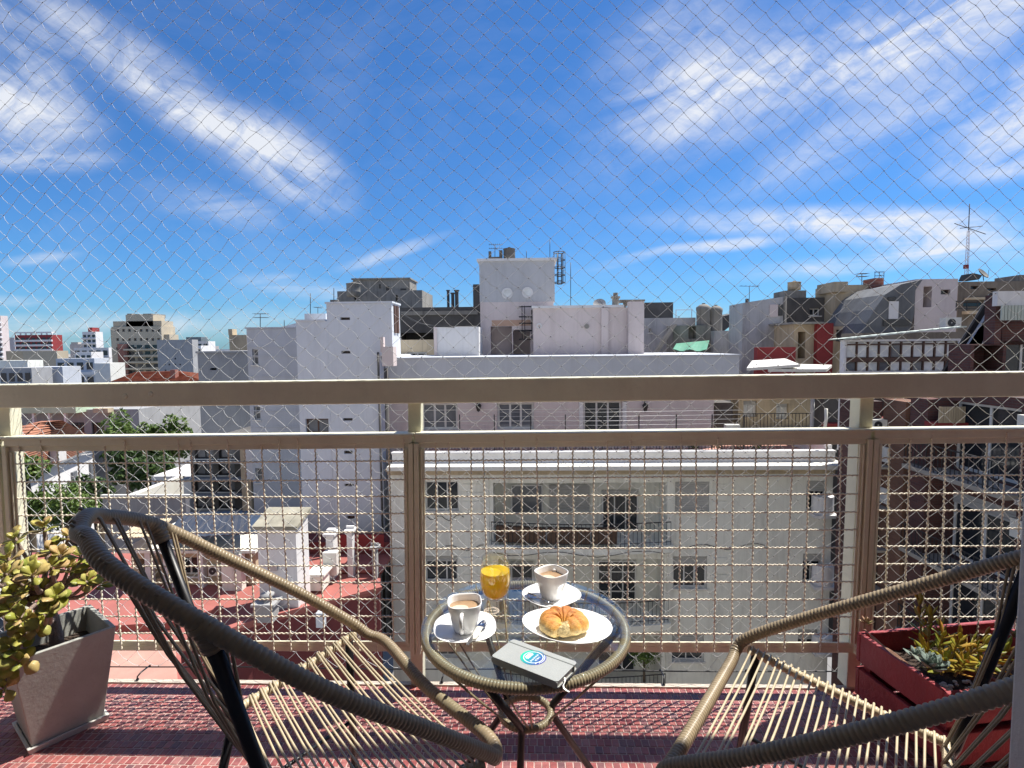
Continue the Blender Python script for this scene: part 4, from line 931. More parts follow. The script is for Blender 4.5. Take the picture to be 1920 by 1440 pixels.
def window(par, f, h, dep=.22, nx=2, nz=1, fm=None, pm=None, fw=.05, shutter=0., sill=True, name='window', deep=False):
    fm = fm or m_frame; pm = pm or m_pane; u0, u1, z0, z1 = h[:4]; b = MB(); g = .002
    D0, D1 = dep-.07, dep-.004
    f.box(b, u0+g, u0+fw, D0, D1, z0+g, z1-g); f.box(b, u1-fw, u1-g, D0, D1, z0+g, z1-g); f.box(b, u0+fw, u1-fw, D0, D1, z0+g, z0+fw); f.box(b, u0+fw, u1-fw, D0, D1, z1-fw, z1-g)
    iu, iz = (u1-u0-2*fw), (z1-z0-2*fw)
    for i in range(1, nx): x = u0+fw+iu*i/nx; f.box(b, x-fw*.45, x+fw*.45, D0+.004, D1, z0+fw, z1-fw)
    for j in range(1, nz): z = z0+fw+iz*j/nz; f.box(b, u0+fw, u1-fw, D0+.006, D1-.002, z-fw*.4, z+fw*.4)
    w = b.build(name, fm, par)
    pb = MB(); f.box(pb, u0+fw*.6, u1-fw*.6, dep-.035, dep-.001, z0+fw*.6, z1-fw*.6)
    pb.build('pane', pm, w)
    if shutter > 0:
        s = MB(); zt = z1-.01; zb = z1-(z1-z0)*shutter; k = max(3, int((zt-zb)/.07)); dz = (zt-zb)/k
        for i in range(k): f.box(s, u0+.01, u1-.01, D0-.05+.006*(i % 2), D0-.01, zb+dz*i+.004, zb+dz*(i+1)-.004)
        s.build('shutter', m_shut, w)
    if sill:
        s = MB(); f.box(s, u0-.06, u1+.06, -.07, dep-.08, z0-.06, z0-.003); s.build('sill', m_lite, w)
    return w
def R(x0, y0, x1, y1, Y, *a): return rect(x0, y0, x1, y1, Y)+tuple(a)
def bars(b, f, u0, u1, d, z0, z1, step=.12, w=.02, top=True):
    n = max(1, int((u1-u0)/step))
    for i in range(n+1): u = u0+(u1-u0)*i/n; f.box(b, u-w/2, u+w/2, d, d+w, z0, z1)
    if top:
        f.box(b, u0-.02, u1+.02, d-.008, d+w+.008, z1+.001, z1+.035); f.box(b, u0, u1, d+.002, d+w-.002, z0+.08, z0+.11)
    return b
def block(name, label, cat, Y, px, depth, mat, holes=(), dep=.22, base_z=None, group=None):
    u0, u1, z0, z1 = rect(*px, Y); z0 = z0 if base_z is None else base_z
    f = YF(Y); t = thing(name, label, cat, ((u0+u1)/2, Y, z0), group); hs = [R(*h[:4], Y, *h[4:]) for h in holes]
    walled(f, u0, u1, z0, z1, depth, hs, dep).build('wall', mat, t)
    return t, f, hs, (u0, u1, z0, z1)
def cyl(b, c, r, z0, z1, n=16): return b.lathe([(0, z0), (r, z0), (r, z1), (0, z1)], n, (c[0], c[1], 0), smooth=False)
def antenna(label, px, py0, py1, Y, kind='mast', w=.03, group=None):
    p, q = atY(px, py1, Y), atY(px, py0, Y); t = thing('antenna', label, 'antenna', tuple(p), group)
    MB().tube([p, q], w*.6, 6).build('mast', m_dkmetal, t)
    if kind == 'yagi':
        b = MB(); L = (q.z-p.z)*.9
        for k, z in enumerate((q.z-.02*L, q.z-.30*L)):
            b.tube([(q.x-L*.45, Y, z), (q.x+L*.55, Y+.1, z)], w*.4, 5)
            for i in range(7): x = q.x-L*.4+L*.9*i/6; b.tube([(x, Y-.25, z), (x, Y+.25, z+.01)], w*.3, 4)
        b.build('elements', m_dkmetal, t)
    elif kind == 'bar':
        b = MB(); L = (q.z-p.z)*.6; b.tube([(q.x-L, Y, q.z), (q.x+L, Y, q.z-.05)], w*.5, 5)
        for i in range(5): x = q.x-L*.9+L*1.8*i/4; b.tube([(x, Y-.2, q.z), (x, Y+.2, q.z)], w*.3, 4)
        b.build('elements', m_dkmetal, t)
    return t
def dish(label, px, py, Y, r, mat=None, az=-100):
    c = atY(px, py, Y); t = thing('satellite_dish', label, 'satellite dish', tuple(c-Vector((0, 0, r*1.2)))); d = Vector((math.cos(R_(az))*.8, math.sin(R_(az))*.8, .6)).normalized(); a = d.orthogonal().normalized(); b_ = d.cross(a)
    b = MB(); n = 20; V = [c-d*r*.25]; 
    for k in (.35, .7, 1.): V += [c+(a*math.cos(i*2*math.pi/n)+b_*math.sin(i*2*math.pi/n))*r*k+d*(r*.25*(k*k-1)) for i in range(n)]
    Fc = [(0, 1+i, 1+(i+1) % n) for i in range(n)]+[(1+k*n+i, 1+(k+1)*n+i, 1+(k+1)*n+(i+1) % n, 1+k*n+(i+1) % n) for k in (0, 1) for i in range(n)]
    N = len(V); V += [v-d*.03 for v in V]; Fc += [tuple(N+i for i in f)[::-1] for f in Fc]; b.add(V, Fc, True); b.build('reflector', mat or w_grey, t)
    MB().tube([c-d*r*.2, c-Vector((0, 0, r*1.25))], r*.06, 6).build('mount', m_dkmetal, t); MB().tube([c+b_*r*.9-d*.1*r, c+d*r*.8], r*.03, 5).build('feed_arm', m_dkmetal, t)
    return t
def tank(label, px, py0, py1, Y, r, mat, legs=True):
    p, q = atY(px, py1, Y+r), atY(px, py0, Y+r); t = thing('water_tank', label, 'water tank', tuple(p)); b = MB(); h = q.z-p.z
    b.lathe([(0, p.z+.0), (r, p.z+.0), (r*.99, p.z+h*.3), (r*1.02, p.z+h*.32), (r, p.z+h*.36), (r*.99, p.z+h*.85), (r*1.05, p.z+h*.87), (r*1.05, p.z+h*.93), (r*.5, p.z+h*.99), (0, p.z+h)], 20, (p.x, p.y, 0)); b.build('drum', mat, t)
    c = MB(); cyl(c, (p.x, p.y), r*.25, q.z-.01, q.z+r*.12, 10); c.build('lid', mat, t); return t
def ac_unit(label, px, py, Y, w=.85, h=.6, f=None):
    c = atY(px, py, Y); t = thing('air_conditioner', label, 'air conditioner', tuple(c)); b = MB(); b.box(c.x-w/2, c.x+w/2, Y, Y+.35, c.z-h/2, c.z+h/2); b.build('casing', m_lite, t)
    g = MB(); annulus_y(g, (c.x-w*.12, Y-.012, c.z), .03, h*.38); g.build('fan_grille', m_dkmetal, t); return t
def annulus_y(b, c, r0, r1, n=20, th=.02):
    V = []
    for i in range(n):
        a = 2*math.pi*i/n
        for r in (r0, r1):
            for d in (0, th): V.append((c[0]+r*math.cos(a), c[1]+d, c[2]+r*math.sin(a)))
    b.add(V, [(4*i+x, 4*i+y, (4*i+4+y) % (4*n), (4*i+4+x) % (4*n)) for i in range(n) for x, y in ((0, 2), (2, 3), (3, 1), (1, 0))])

# ------------------------------------------------------------------ OPPOSITE BUILDING (main block, terrace, set-back top floor)
YO = 22.0; fo = YF(YO)
opp = thing('apartment_building', 'cream apartment building straight opposite with a set-back top floor and recessed balconies', 'building', (8.5, YO, -24))
H = {}
def hole(k, *px, **kw): H[k] = R(*px, YO)+((kw['d'],) if 'd' in kw else ())
hole('w1a', 797, 903, 860, 958); hole('w1c', 1266, 903, 1330, 961); hole('w1d', 1512, 901, 1549, 957)
hole('l1', 925, 905, 1250, 1014, d=1.3)
hole('w2a', 797, 1042, 858, 1091); hole('w2c', 1262, 1043, 1326, 1103); hole('w2d', 1505, 1038, 1541, 1092)
hole('l2', 935, 1048, 1245, 1156, d=1.3)
hole('w3c', 1256, 1186, 1320, 1240); hole('w3d', 1496, 1180, 1534, 1222); hole('l3', 935, 1192, 1240, 1290, d=1.3); hole('w3a', 800, 1180, 858, 1232)
uL, uR, _, zT = rect(729, 893, 1561, 960, YO); zT = atY(1100, 880, YO).z
walled(fo, uL, uR, -24, zT, 9, list(H.values())).build('wall', w_cream, opp)
# ledge and terrace edge
zl0 = atY(1100, 879, YO-.45).z; zl1 = zl0+.16; uL2, uR2 = atY(728, 875, YO-.5).x, atY(1588, 875, YO-.5).x
b = MB(); fo.box(b, uL2, uR2, -.75, 4, zl0+.001, zl1); b.build('ledge', m_lite, opp)
zf = atY(1100, 850, YO).z
b = MB(); fo.box(b, atY(735, 858, YO).x, atY(1566, 858, YO).x, 0.0, .25, zl1+.001, zf); fo.box(b, atY(1566, 858, YO).x-.25, atY(1566, 858, YO).x, .251, 8, zl1+.001, zf+.25); fo.box(b, atY(735, 858, YO).x-.02, atY(1566, 858, YO).x+.02, -.05, .30, zf+.001, zf+.07); b.build('terrace_parapet', w_white, opp)
b = MB(); fo.box(b, atY(737, 858, YO).x, atY(1566, 858, YO).x-.26, .26, 9, zl1+.002, zf-.28); b.build('terrace_floor', m_lino, opp)
b = MB(); bars(b, fo, atY(737, 840, YO).x, atY(1470, 840, YO).x, .32, zf-.25, zf+.62, .13, .02); 
for px_ in (862, 927, 995, 1060, 1130, 1198, 1268, 1335, 1395): x = atY(px_, 800, YO+.35).x; fo.box(b, x-.02, x+.02, .33, .37, zf-.2, atY(px_, 777, YO+.35).z)
b.build('terrace_railing', m_dkmetal, opp)
b = MB(); 
for k in range(5):
    z = zf+.95+.18*k; b.tube([(atY(862, 800, YO).x, YO+.36, z), (atY(1130, 800, YO).x, YO+.36, z-.05), (atY(1395, 800, YO).x, YO+.36, z)], .006, 4)
b.build('terrace_wires', m_ltmetal, opp, kind='stuff')
# windows of the main block
window(opp, fo, H['w1a'], nx=3, pm=m_pane, fw=.06); window(opp, fo, H['w1c'], nx=2, shutter=.97, fw=.06); window(opp, fo, H['w1d'], nx=2, shutter=.38)
window(opp, fo, H['w2a'], nx=3, shutter=.25, fw=.06); window(opp, fo, H['w2c'], nx=3, shutter=.3, fw=.06); window(opp, fo, H['w2d'], nx=2, shutter=.3)
window(opp, fo, H['w3a'], nx=3, shutter=.5); window(opp, fo, H['w3c'], nx=2, shutter=.6); window(opp, fo, H['w3d'], nx=2, shutter=.5)
def loggia(k, doors, rail, planter=False):
    u0, u1, z0, z1, D = H[k]
    fb = YF(YO+D)
    for px, nx, nz, pm, fm, sh_ in doors:
        h = R(*px, YO+D); b = MB(); w = window(opp, F((0, YO+D-.24), 0), (h[0], h[1], max(h[2], z0+.02), min(h[3], z1-.03)), .22, nx, nz, fm, pm, .06, sh_, False, 'balcony_door' if h[3]-h[2] > 1.4 else 'window')
    b = MB(); fo.box(b, u0-.15, u1+.15, -.55, -.002, z0-.28, z0+.02)
    n = 14; V = []
    for i in range(n+1):           # bowed front slab
        t = i/n; u = u0-.15+(u1-u0+.3)*t; d = -.56-.35*math.sin(math.pi*t); V += [fo.p(u, d, z0-.26), fo.p(u, d, z0+.0), fo.p(u, -.551, z0-.26), fo.p(u, -.551, z0+.0)]
    b.add(V, [(4*i+x, 4*i+y, 4*i+4+y, 4*i+4+x) for i in range(n) for x, y in ((0, 1), (1, 3), (2, 0))]); b.build('balcony_slab', w_cream, opp)
    r = MB(); fo_pts = []
    for i in range(43):
        t = i/42; u = u0-.05+(u1-u0+.1)*t; d = -.5-.33*math.sin(math.pi*t); a, c = fo.p(u, d, z0+.021), fo.p(u, d, z0+.95); fo_pts.append(c)
        if i % 1 == 0: r.tube([a, c], .011, 4)
    r.tube(fo_pts, .022, 5); r.tube([p-Vector((0, 0, .8)) for p in fo_pts], .014, 5); r.build('balcony_railing', m_dkmetal, opp)
    if planter:
        m = MB()
        for t0, t1 in ((.02, .30), (.31, .55), (.56, .70)):
            q = [fo.p(u0+(u1-u0)*t, -.34-.30*math.sin(math.pi*t), z0) for t in (t0, t1)]; m.bar(q[0]+Vector((0, 0, .45)), q[1]+Vector((0, 0, .42)), .22, .62)
        m.build('balcony_screen', m_wood, opp)
loggia('l1', [((958, 908, 1018, 962), 1, 1, m_pane_gr, None, 0), ((1128, 918, 1196, 1012), 3, 1, m_pane, None, .14), ((1030, 908, 1105, 962), 2, 1, m_pane_lt, None, .9)], 1, True)
loggia('l2', [((958, 1052, 1000, 1110), 2, 1, m_pane, None, .1), ((1120, 1050, 1192, 1150), 3, 4, m_pane, None, 0)], 1)
loggia('l3', [((960, 1195, 1030, 1250), 2, 1, m_pane, None, .3), ((1120, 1192, 1190, 1285), 3, 1, m_pane, None, .2)], 1)
# grooved panels beside the windows, soffit moulding
b = MB()
for y0, y1 in ((906, 955), (1044, 1092), (1184, 1236)):
    for xa, xb in ((868, 914), (1335, 1362)):
        u0, u1, z0, z1 = rect(xa, y0, xb, y1, YO)
        for i in range(3): dz = (z1-z0)/3; b = MB(); fo.box(b, u0, u1, -.035, -.001, z0+dz*i+.03, z0+dz*(i+1)-.03); b.build('wall_panel', w_cream, opp)
for px_ in (912, 1256):
    x = atY(px_, 1000, YO).x; b = MB(); fo.box(b, x-.12, x+.12, -.05, -.001, -14, zl0-.31); b.build('pilaster', w_cream, opp)
b = MB(); fo.box(b, uL+.01, uR-.01, -.42, -.003, zl0-.10, zl0-.001); fo.box(b, uL+.01, uR-.01, -.16, -.003, zl0-.30, zl0-.102); b.build('cornice', w_beige, opp)
b = MB()
for y, x0, x1 in ((1024, 800, 925), (1036, 925, 1250), (1022, 1250, 1440), (968, 800, 870), (1168, 800, 930)):
    P = [atY(x0+(x1-x0)*i/10, y+5*math.sin(i*1.3)+4*math.sin(math.pi*i/10), YO-.03 if x0 != 925 else YO-.95) for i in range(11)]; b.tube(P, .014, 4)
b.build('facade_cables', m_dkmetal, opp)
# rounded corner balconies at the right end, sunlit
for y0, y1 in ((932, 960), (1062, 1094), (1196, 1218)):
    c = atY(1546, (y0+y1)/2, YO-.2); z0, z1 = atY(1546, y1, YO-.3).z, atY(1546, y0, YO-.3).z; b = MB(); n = 12; V = []
    for i in range(n+1):
        a = math.pi*i/n; x = c.x-.42*math.cos(a); y = YO-.003-.42*math.sin(a); V += [(x, y, z0-.1), (x, y, z1)]
    b.add(V, [(2*i, 2*i+2, 2*i+3, 2*i+1) for i in range(n)]+[tuple(range(0, 2*n+2, 2)), tuple(range(1, 2*n+2, 2))[::-1]]); b.box(c.x-.48, c.x+.46, YO-.46, YO-.003, z0-.22, z0-.101); b.build('corner_balcony', w_white, opp)
lamp_m = M('wall_lamp_iron', (.03, .028, .025), .5)
# top floor
YP = 24.6; fp = YF(YP); zr0 = atY(1050, 667.5, YP-.5).z
HP = [R(790, 756, 858, 806, YP), R(932, 755, 1001, 805, YP), R(1094, 752, 1166, 838, YP)]
uA, uB = atY(722, 780, YP).x, atY(1338, 780, YP).x
walled(fp, uA, uB, zl1-.1, zr0-.55, 6, HP, .25).build('top_floor_wall', w_pink, opp)
b = MB(); ua, ub = atY(722, 685, YP-.5).x, atY(1386, 685, YP-.5).x
fp.box(b, ua, ub, -.5, 6.4, zr0-.9, zr0-.06); fp.box(b, ua-.05, ub+.05, -.55, 6.45, zr0-.059, zr0); b.build('roof_parapet', w_blue, opp)
b = MB(); fp.box(b, ua+.1, ub-.1, -.25, -.002, zr0-1.08, zr0-.902); b.build('soffit_moulding', w_white, opp)
window(opp, fp, HP[0], .25, 3, 1, m_frame, m_pane_gr, .1); window(opp, fp, HP[1], .25, 3, 1, m_frame, m_pane_gr, .1); window(opp, fp, HP[2], .25, 3, 1, m_frame, m_pane, .09, sill=False, name='terrace_door')
b = MB(); h = HP[2]
for i in range(17):
    a = math.pi*i/16
    if i: 
        u = (h[0]+h[1])/2; rx = (h[1]-h[0])/2+.12
        fp.box(b, u-rx*math.cos(a0)-.07, u-rx*math.cos(a)+.07, -.07, -.002, h[3]+.02+.42*math.sin((a0+a)/2)-.09, h[3]+.02+.42*math.sin((a0+a)/2)+.09)
    a0 = a
fp.box(b, h[0]-.2, h[0]-.02, -.07, -.002, h[2], h[3]+.05); fp.box(b, h[1]+.02, h[1]+.2, -.07, -.002, h[2], h[3]+.05); b.build('door_surround', w_white, opp)
b = MB()
for i in range(1, 7): z = zl1+.3+i*.52; fp.box(b, uA+.02, uB-.02, -.006, -.001, z-.012, z+.012)
b.build('wall_joints', w_cream, opp)
for px_, nm in ((897, 'black wall lantern between the two left windows of the top floor opposite'), (1210, 'black wall lantern right of the arched terrace door of the top floor opposite')):
    c = atY(px_, 765, YP-.22); t = thing('wall_lantern', nm, 'lamp', tuple(c), 'lanterns on the top floor opposite'); b = MB()
    b.lathe([(0, .26), (.10, .17), (.15, .12), (.13, .11), (.075, -.12), (.03, -.16), (0, -.20)], 6, tuple(c), smooth=False); b.build('lantern', lamp_m, t); MB().tube([c+Vector((0, .02, .2)), c+Vector((0, .12, .32)), c+Vector((0, .215, .2))], .018, 6).build('bracket', lamp_m, t)
# stair and tank tower on its roof
YT = 29.0; ft = YF(YT)
tw_ = thing('roof_tower', 'tall pale stair and water tank tower rising from the roof opposite', 'tower', (atY(968, 665, YT).x, YT, zr0))
u0, u1, z0, z1 = rect(901, 566, 1038, 665, YT); up0, up1, zp0, zp1 = rect(899, 489, 1040, 566, YT)
hd = R(920, 612, 960, 667, YT); hd2 = R(962, 618, 994, 667, YT)
walled(ft, u0, u1, zr0-.5, z1, 4.5, [hd+(1.2,), hd2+(1.5,)]).build('lower_wall', w_pink, tw_)
rc = [R(942, 540, 960, 560, YT), R(980, 538, 998, 559, YT)]
walled(ft, up0, up1, z1+.001, zp1, 4.7).build('upper_wall', w_tower, tw_)
b = MB(); ft.box(b, up0-.12, up1+.12, -.12, 4.8, zp1+.001, zp1+.12); b.build('coping', w_white, tw_)
b = MB(); ft.box(b, u0+.6, u1-1.2, -.02, -.002, hd[3]+.02, atY(968, 600, YT).z); b.build('peach_band', w_peach, tw_)
d_ = R(930, 640, 958, 668, YT+1.1); b = MB(); F((0, YT+1.1), 0).box(b, d_[0], d_[1], 0, .06, zr0-.4, d_[3]); b.build('door', w_pink, tw_)
for r in rc:
    b = MB(); annulus_y(b, ((r[0]+r[1])/2, YT-.05, (r[2]+r[3])/2), .20, .29, 20, .05); o = b.build('round_vent', w_white, tw_)
    c = MB(); n = 16; c.add([((r[0]+r[1])/2+.2*math.cos(2*math.pi*i/n), YT-.012, (r[2]+r[3])/2+.2*math.sin(2*math.pi*i/n)) for i in range(n)], [tuple(range(n))]); c.build('pane', m_pane_lt, o)
lad = thing('caged_ladder', 'black iron ladder with a hoop cage on the right side of the roof tower', 'ladder', tuple(atY(1050, 530, YT+.5)))
b = MB(); lx0, lx1 = atY(1046, 500, YT).x, atY(1054, 500, YT).x; lz0, lz1 = atY(1050, 531, YT).z, atY(1050, 472, YT).z
for x in (lx0, lx1): b.tube([(x, YT+.5, lz0), (x, YT+.5, lz1)], .03, 5)
for i in range(9): z = lz0+(lz1-lz0)*i/8; b.tube([(lx0, YT+.5, z), (lx1, YT+.5, z)], .02, 4)
b.build('rungs', m_dkmetal, lad); b = MB()
hx = atY(1049, 500, YT).x; hr = abs(atY(1060, 500, YT).x-atY(1038, 500, YT).x)/2
for z in np.linspace(lz0+.05, lz1, 5): b.tube([(hx+hr*math.cos(a), YT+.2+.35*math.sin(a), z) for a in np.linspace(0, 2*math.pi, 16, endpoint=False)], .022, 4, True)
for a in np.linspace(0, 2*math.pi, 7, endpoint=False): b.tube([(hx+hr*math.cos(a), YT+.2+.35*math.sin(a), lz0), (hx+hr*math.cos(a), YT+.2+.35*math.sin(a), lz1)], .014, 4)
b.build('cage', m_dkmetal, lad)
lad2 = thing('wall_ladder', 'black wall ladder with landing bars between the tower door and the pink block', 'ladder', tuple(atY(985, 636, YT-.3)))
b = MB()
for px_ in (979, 984, 997): x = atY(px_, 600, YT-.3).x; b.tube([(x, YT-.3, atY(px_, 636, YT).z), (x, YT-.3, atY(px_, 574, YT).z)], .022, 5)
for py_ in (575, 594, 606, 620, 636): z = atY(985, py_, YT-.3).z; b.tube([(atY(973, 600, YT-.3).x, YT-.3, z), (atY(998, 600, YT-.3).x, YT-.3, z)], .035, 5)
b.build('bars', m_dkmetal, lad2)
# pink block right of the tower
t, f, hs, e = block('roof_block', 'long pink plant-room block on the roof right of the tower', 'building', 27.5, (1000, 577, 1204, 668), 5, w_pink, base_z=zr0-.4)
b = MB(); f.box(b, e[0]-.08, e[1]-.9, -.1, 5.1, e[3]+.001, e[3]+.12); b.build('coping', w_white, t)
b = MB(); p0, p1 = atY(1127, 600, 27.5).x, atY(1140, 600, 27.5).x; f.box(b, p0, p1, -.14, -.002, e[2], e[3]-.02); q0, q1 = atY(1176, 600, 27.5).x, atY(1205, 600, 27.5).x; f.box(b, q0, q1, -.35, -.003, e[2], e[3]+.25); b.build('pilasters', w_pink, t)
b = MB(); c = atY(1100, 612, 27.5); annulus_y(b, (c.x, 27.43, c.z), .02, .12, 12, .06); b.build('round_vent', w_conc, t)
b = MB(); c = atY(1011, 611, 27.5); annulus_y(b, (c.x, 27.46, c.z), .07, .14, 14, .035); b.build('oval_plaque', w_white, t)
dish('grey satellite dish on the roof of the long pink block', 1124, 569, 28.2, .32)
b = MB(); c = atY(1154, 575, 28); cyl(b, (c.x, c.y), .17, e[3]+.1, atY(1154, 560, 28).z, 10); cyl(b, (c.x, c.y), .24, atY(1154, 559.5, 28).z, atY(1154, 556, 28).z, 10); cyl(b, (c.x, c.y), .12, atY(1154, 555.5, 28).z, atY(1154, 549, 28).z, 10)
solo(b, 'chimney', w_conc, 'short stacked chimney pot on the long pink block right of the dish', 'chimney')
b = MB(); c0, c1 = atY(1168, 569, 28.4).x, atY(1198, 569, 28.4).x; zc = atY(1180, 566, 28.4).z
for x in (c0+.1, (c0+c1)/2, c1-.15): b.box(x, x+.1, 28.3, 29, e[3]+.1, zc)
b.box(c0-.2, c1+.25, 28.1, 29.2, zc+.001, zc+.09); solo(b, 'vent_hood', w_conc, 'flat slab hood on short posts at the right end of the pink block', 'vent')
antenna('thin aerial pole standing left of the pink block roof dish', 1070, 492, 573, 28.6)
antenna('thin aerial whip on the left part of the tower roof', 987, 470, 487, 30)
antenna('thick aerial rod at the right corner of the tower roof', 1031, 450, 487, 30)
antenna('small television aerial on the tower roof beside the old water pipes', 928, 458, 487, 30.5, 'yagi')
b = MB()
for x0, x1, y0, y1 in ((916, 921, 471, 486), (936, 942, 469, 486)): a = rect(x0, y0, x1, y1, 30.2); b.box(a[0], a[1], 30.2, 30.4, a[2]-.1, a[3])
a = rect(916, 481, 942, 487, 30.2); b.box(a[0], a[1], 30.15, 30.5, a[2]-.1, a[3]-.02); solo(b, 'roof_pipes', w_dark, 'dark rusty pipes on top of the roof tower', 'pipes')
tank('old dark water cistern with a cap on top of the roof tower', 955, 465, 487, 30.0, .32, w_dark)
# white shed walls on the roof left of the tower
t, f, hs, e = block('roof_shed', 'low white shed wall on the roof left of the tower', 'building', 27, (815, 613, 898, 668), 3, w_white, base_z=zr0-.4)
b = MB(); f.box(b, e[0]-.03, e[0]+.12, -.06, -.002, e[2], e[3]); b.build('pilaster', w_pink, t)
t, f, hs, e = block('roof_room', 'cream roof room with a wide white window left of the white shed', 'building', 30, (748, 637, 816, 672), 4, w_beige, [(764, 660, 800, 672)], base_z=zr0-.4)
window(t, f, hs[0], .22, 2, 1, m_frame, m_pane, .09)
# dark weathered terrace block behind
t, f, hs, e = block('dark_block', 'long dark weathered parapet block behind the roof shed', 'building', 36, (745, 576, 902, 672), 8, w_dark, [(752, 624, 813, 638, 1.5)], base_z=-10)
b = MB(); f.box(b, e[0]+.3, e[1]-.2, -.1, -.002, e[3]-.5, e[3]-.25); b.build('ledge', w_conc, t)
b = MB(); 
for x0, x1, y0 in ((838, 843, 546), (846, 852, 551), (853, 860, 546)):
    a = rect(x0, y0, x1, 577, 38); cyl(b, ((a[0]+a[1])/2, 38), (a[1]-a[0])/2, a[2]-.3, a[3], 10); cyl(b, ((a[0]+a[1])/2, 38), (a[1]-a[0])*.75, a[3]+.001, a[3]+.08, 10)
solo(b, 'chimney_pots', w_dark, 'cluster of dark rusty chimney pots on the dark weathered block', 'chimney')
t, f, hs, e = block('grey_stack', 'narrow dark grey stack at the left side of the roof tower', 'chimney', 32, (887, 533, 900, 576), 1.2, w_dark, base_z=e[3]-.3)
# pale grey stepped building behind
t, f, hs, e = block('stepped_building', 'pale grey stepped building with a round water cistern behind the white tower block', 'building', 46, (633, 545, 792, 600), 5, w_conc, [(664, 551, 668, 562), (742, 553, 746, 600, .4)], base_z=-20)
u0, u1, z0, z1 = rect(662, 524, 768, 545, 48); b = MB(); F((0, 48), 0).box(b, u0, u1, 0, 3, z0-.5, z1); F((0, 48), 0).box(b, u0-.1, u1+.1, -.15, 3.1, z1+.001, z1+.12); b.build('upper_storey', w_conc, t)
for px in ((711, 533, 714, 541), (724, 537, 730, 545), (751, 541, 762, 545)): a = rect(*px, 48); b = MB(); F((0, 48), 0).box(b, a[0], a[1], -.06, -.002, a[2], a[3]); b.build('window', m_pane, t)
tank('weathered round water cistern on the stepped grey building', 663, 530, 556, 44, .55, w_conc)

# ------------------------------------------------------------------ WHITE TOWER BLOCK LEFT
YW = 23.5; zw0 = -12
wt = thing('white_tower_block', 'tall blank white tower block with small vent windows left of the building opposite', 'building', (atY(640, 900, YW).x, YW, zw0))
sm = [(638, 595, 656, 600), (640, 658, 657, 663), (643, 784, 661, 789), (645, 845, 661, 851), (646, 907, 663, 912), (650, 967, 665, 974)]
big = [(573, 785, 616, 812)]
fw_ = YF(YW); u0 = atY(562, 800, YW).x; us = atY(614, 640, YW).x; u1 = atY(716, 800, YW).x; zt1 = atY(670, 569, YW).z; zt0 = atY(590, 602, YW).z
hs = [R(*h, YW) for h in sm+big]
walled(fw_, u0, us, zw0, zt0, 7, [h for h in hs if h[1] < us]).build('left_wall', w_pale, wt)
u1t = atY(735, 620, YW).x; zk = atY(720, 668, YW).z
walled(fw_, us+.001, u1, zw0, zk, 7, [h for h in hs if h[0] > us and h[3] < zk]+[]).build('wall', w_pale, wt)
walled(fw_, us+.002, u1t, zk+.001, zt1, 1.5, [h for h in hs if h[0] > us and h[2] > zk]).build('upper_wall', w_pale, wt)
window(wt, fw_, hs[-1], .22, 2, 1, m_frame_d, m_pane_gr, .06)
for h in hs[:-1]: window(wt, fw_, h, .22, 2, 1, m_frame_d, m_pane, .03, sill=False)
b = MB(); fw_.box(b, us-.05, u1t+.05, -.05, 1.55, zt1+.001, zt1+.08); fw_.box(b, u0-.03, us-.06, -.04, 7.04, zt0+.001, zt0+.07); fw_.box(b, us-.02, us+.02, -.02, -.001, zw0, zt0); b.build('coping', w_pale, wt)
b = MB()
for i in range(2): y = YW+.35+i*.5; b.box(u1t-.01, u1t+.05, y, y+.32, zk+1.0, zk+2.2)
b.build('side_window', m_frame_d, wt)
b = MB(); x = atY(729, 900, YW-.3).x
b.tube([(x, YW-.3, -12), (x, YW-.3, atY(729, 690, YW).z)], .09, 8); b.tube([(x-.35, YW-.25, -12), (x-.33, YW-.25, atY(718, 660, YW).z)], .05, 6)
solo(b, 'drain_pipe', w_dark, 'black drain pipe running down the gap right of the white tower block', 'pipe')
b = MB(); P = [atY(728, 568, YW+2), atY(745, 582, 25), atY(775, 600, 26), atY(800, 609, 27), atY(850, 613, 27), atY(898, 612, 28)]; b.tube(catmull(P, 6), .03, 6)
solo(b, 'roof_cable', m_dkmetal, 'black cable sagging from the white tower block roof to the tower opposite', 'cable')
b = MB(); a = rect(571, 588, 611, 603, YW+2); b.box(a[0], a[1], YW+2, YW+4, a[2]-.2, a[3]); solo(b, 'roof_hut', w_pale, 'small white hut on the lower left roof of the white tower block', 'hut')
b = MB(); a = rect(619, 562, 631, 572, YW+3); b.box(a[0], a[1], YW+3, YW+3.4, a[2]-.2, a[3]); solo(b, 'roof_box', w_dark, 'small dark box on the white tower block roof', 'box')
antenna('thin rod on the dark box on the white tower block roof', 626, 540, 562, YW+3.2); antenna('thin rod at the left corner of the white tower block roof', 582, 550, 600, YW+4); antenna('small aerial on the white hut roof', 596, 576, 589, YW+3, 'bar', .02)
b = MB(); a = rect(716, 650, 737, 664, 22.6); b.box(a[0], a[1], 22.6, 23.2, a[2]-.5, a[3]); c = rect(713, 632, 719, 660, 22.7); b.box(c[0], c[1], 22.7, 22.95, c[2], c[3]); solo(b, 'corner_chimney', w_pink, 'small pink chimney in the gap beside the white tower block', 'chimney')
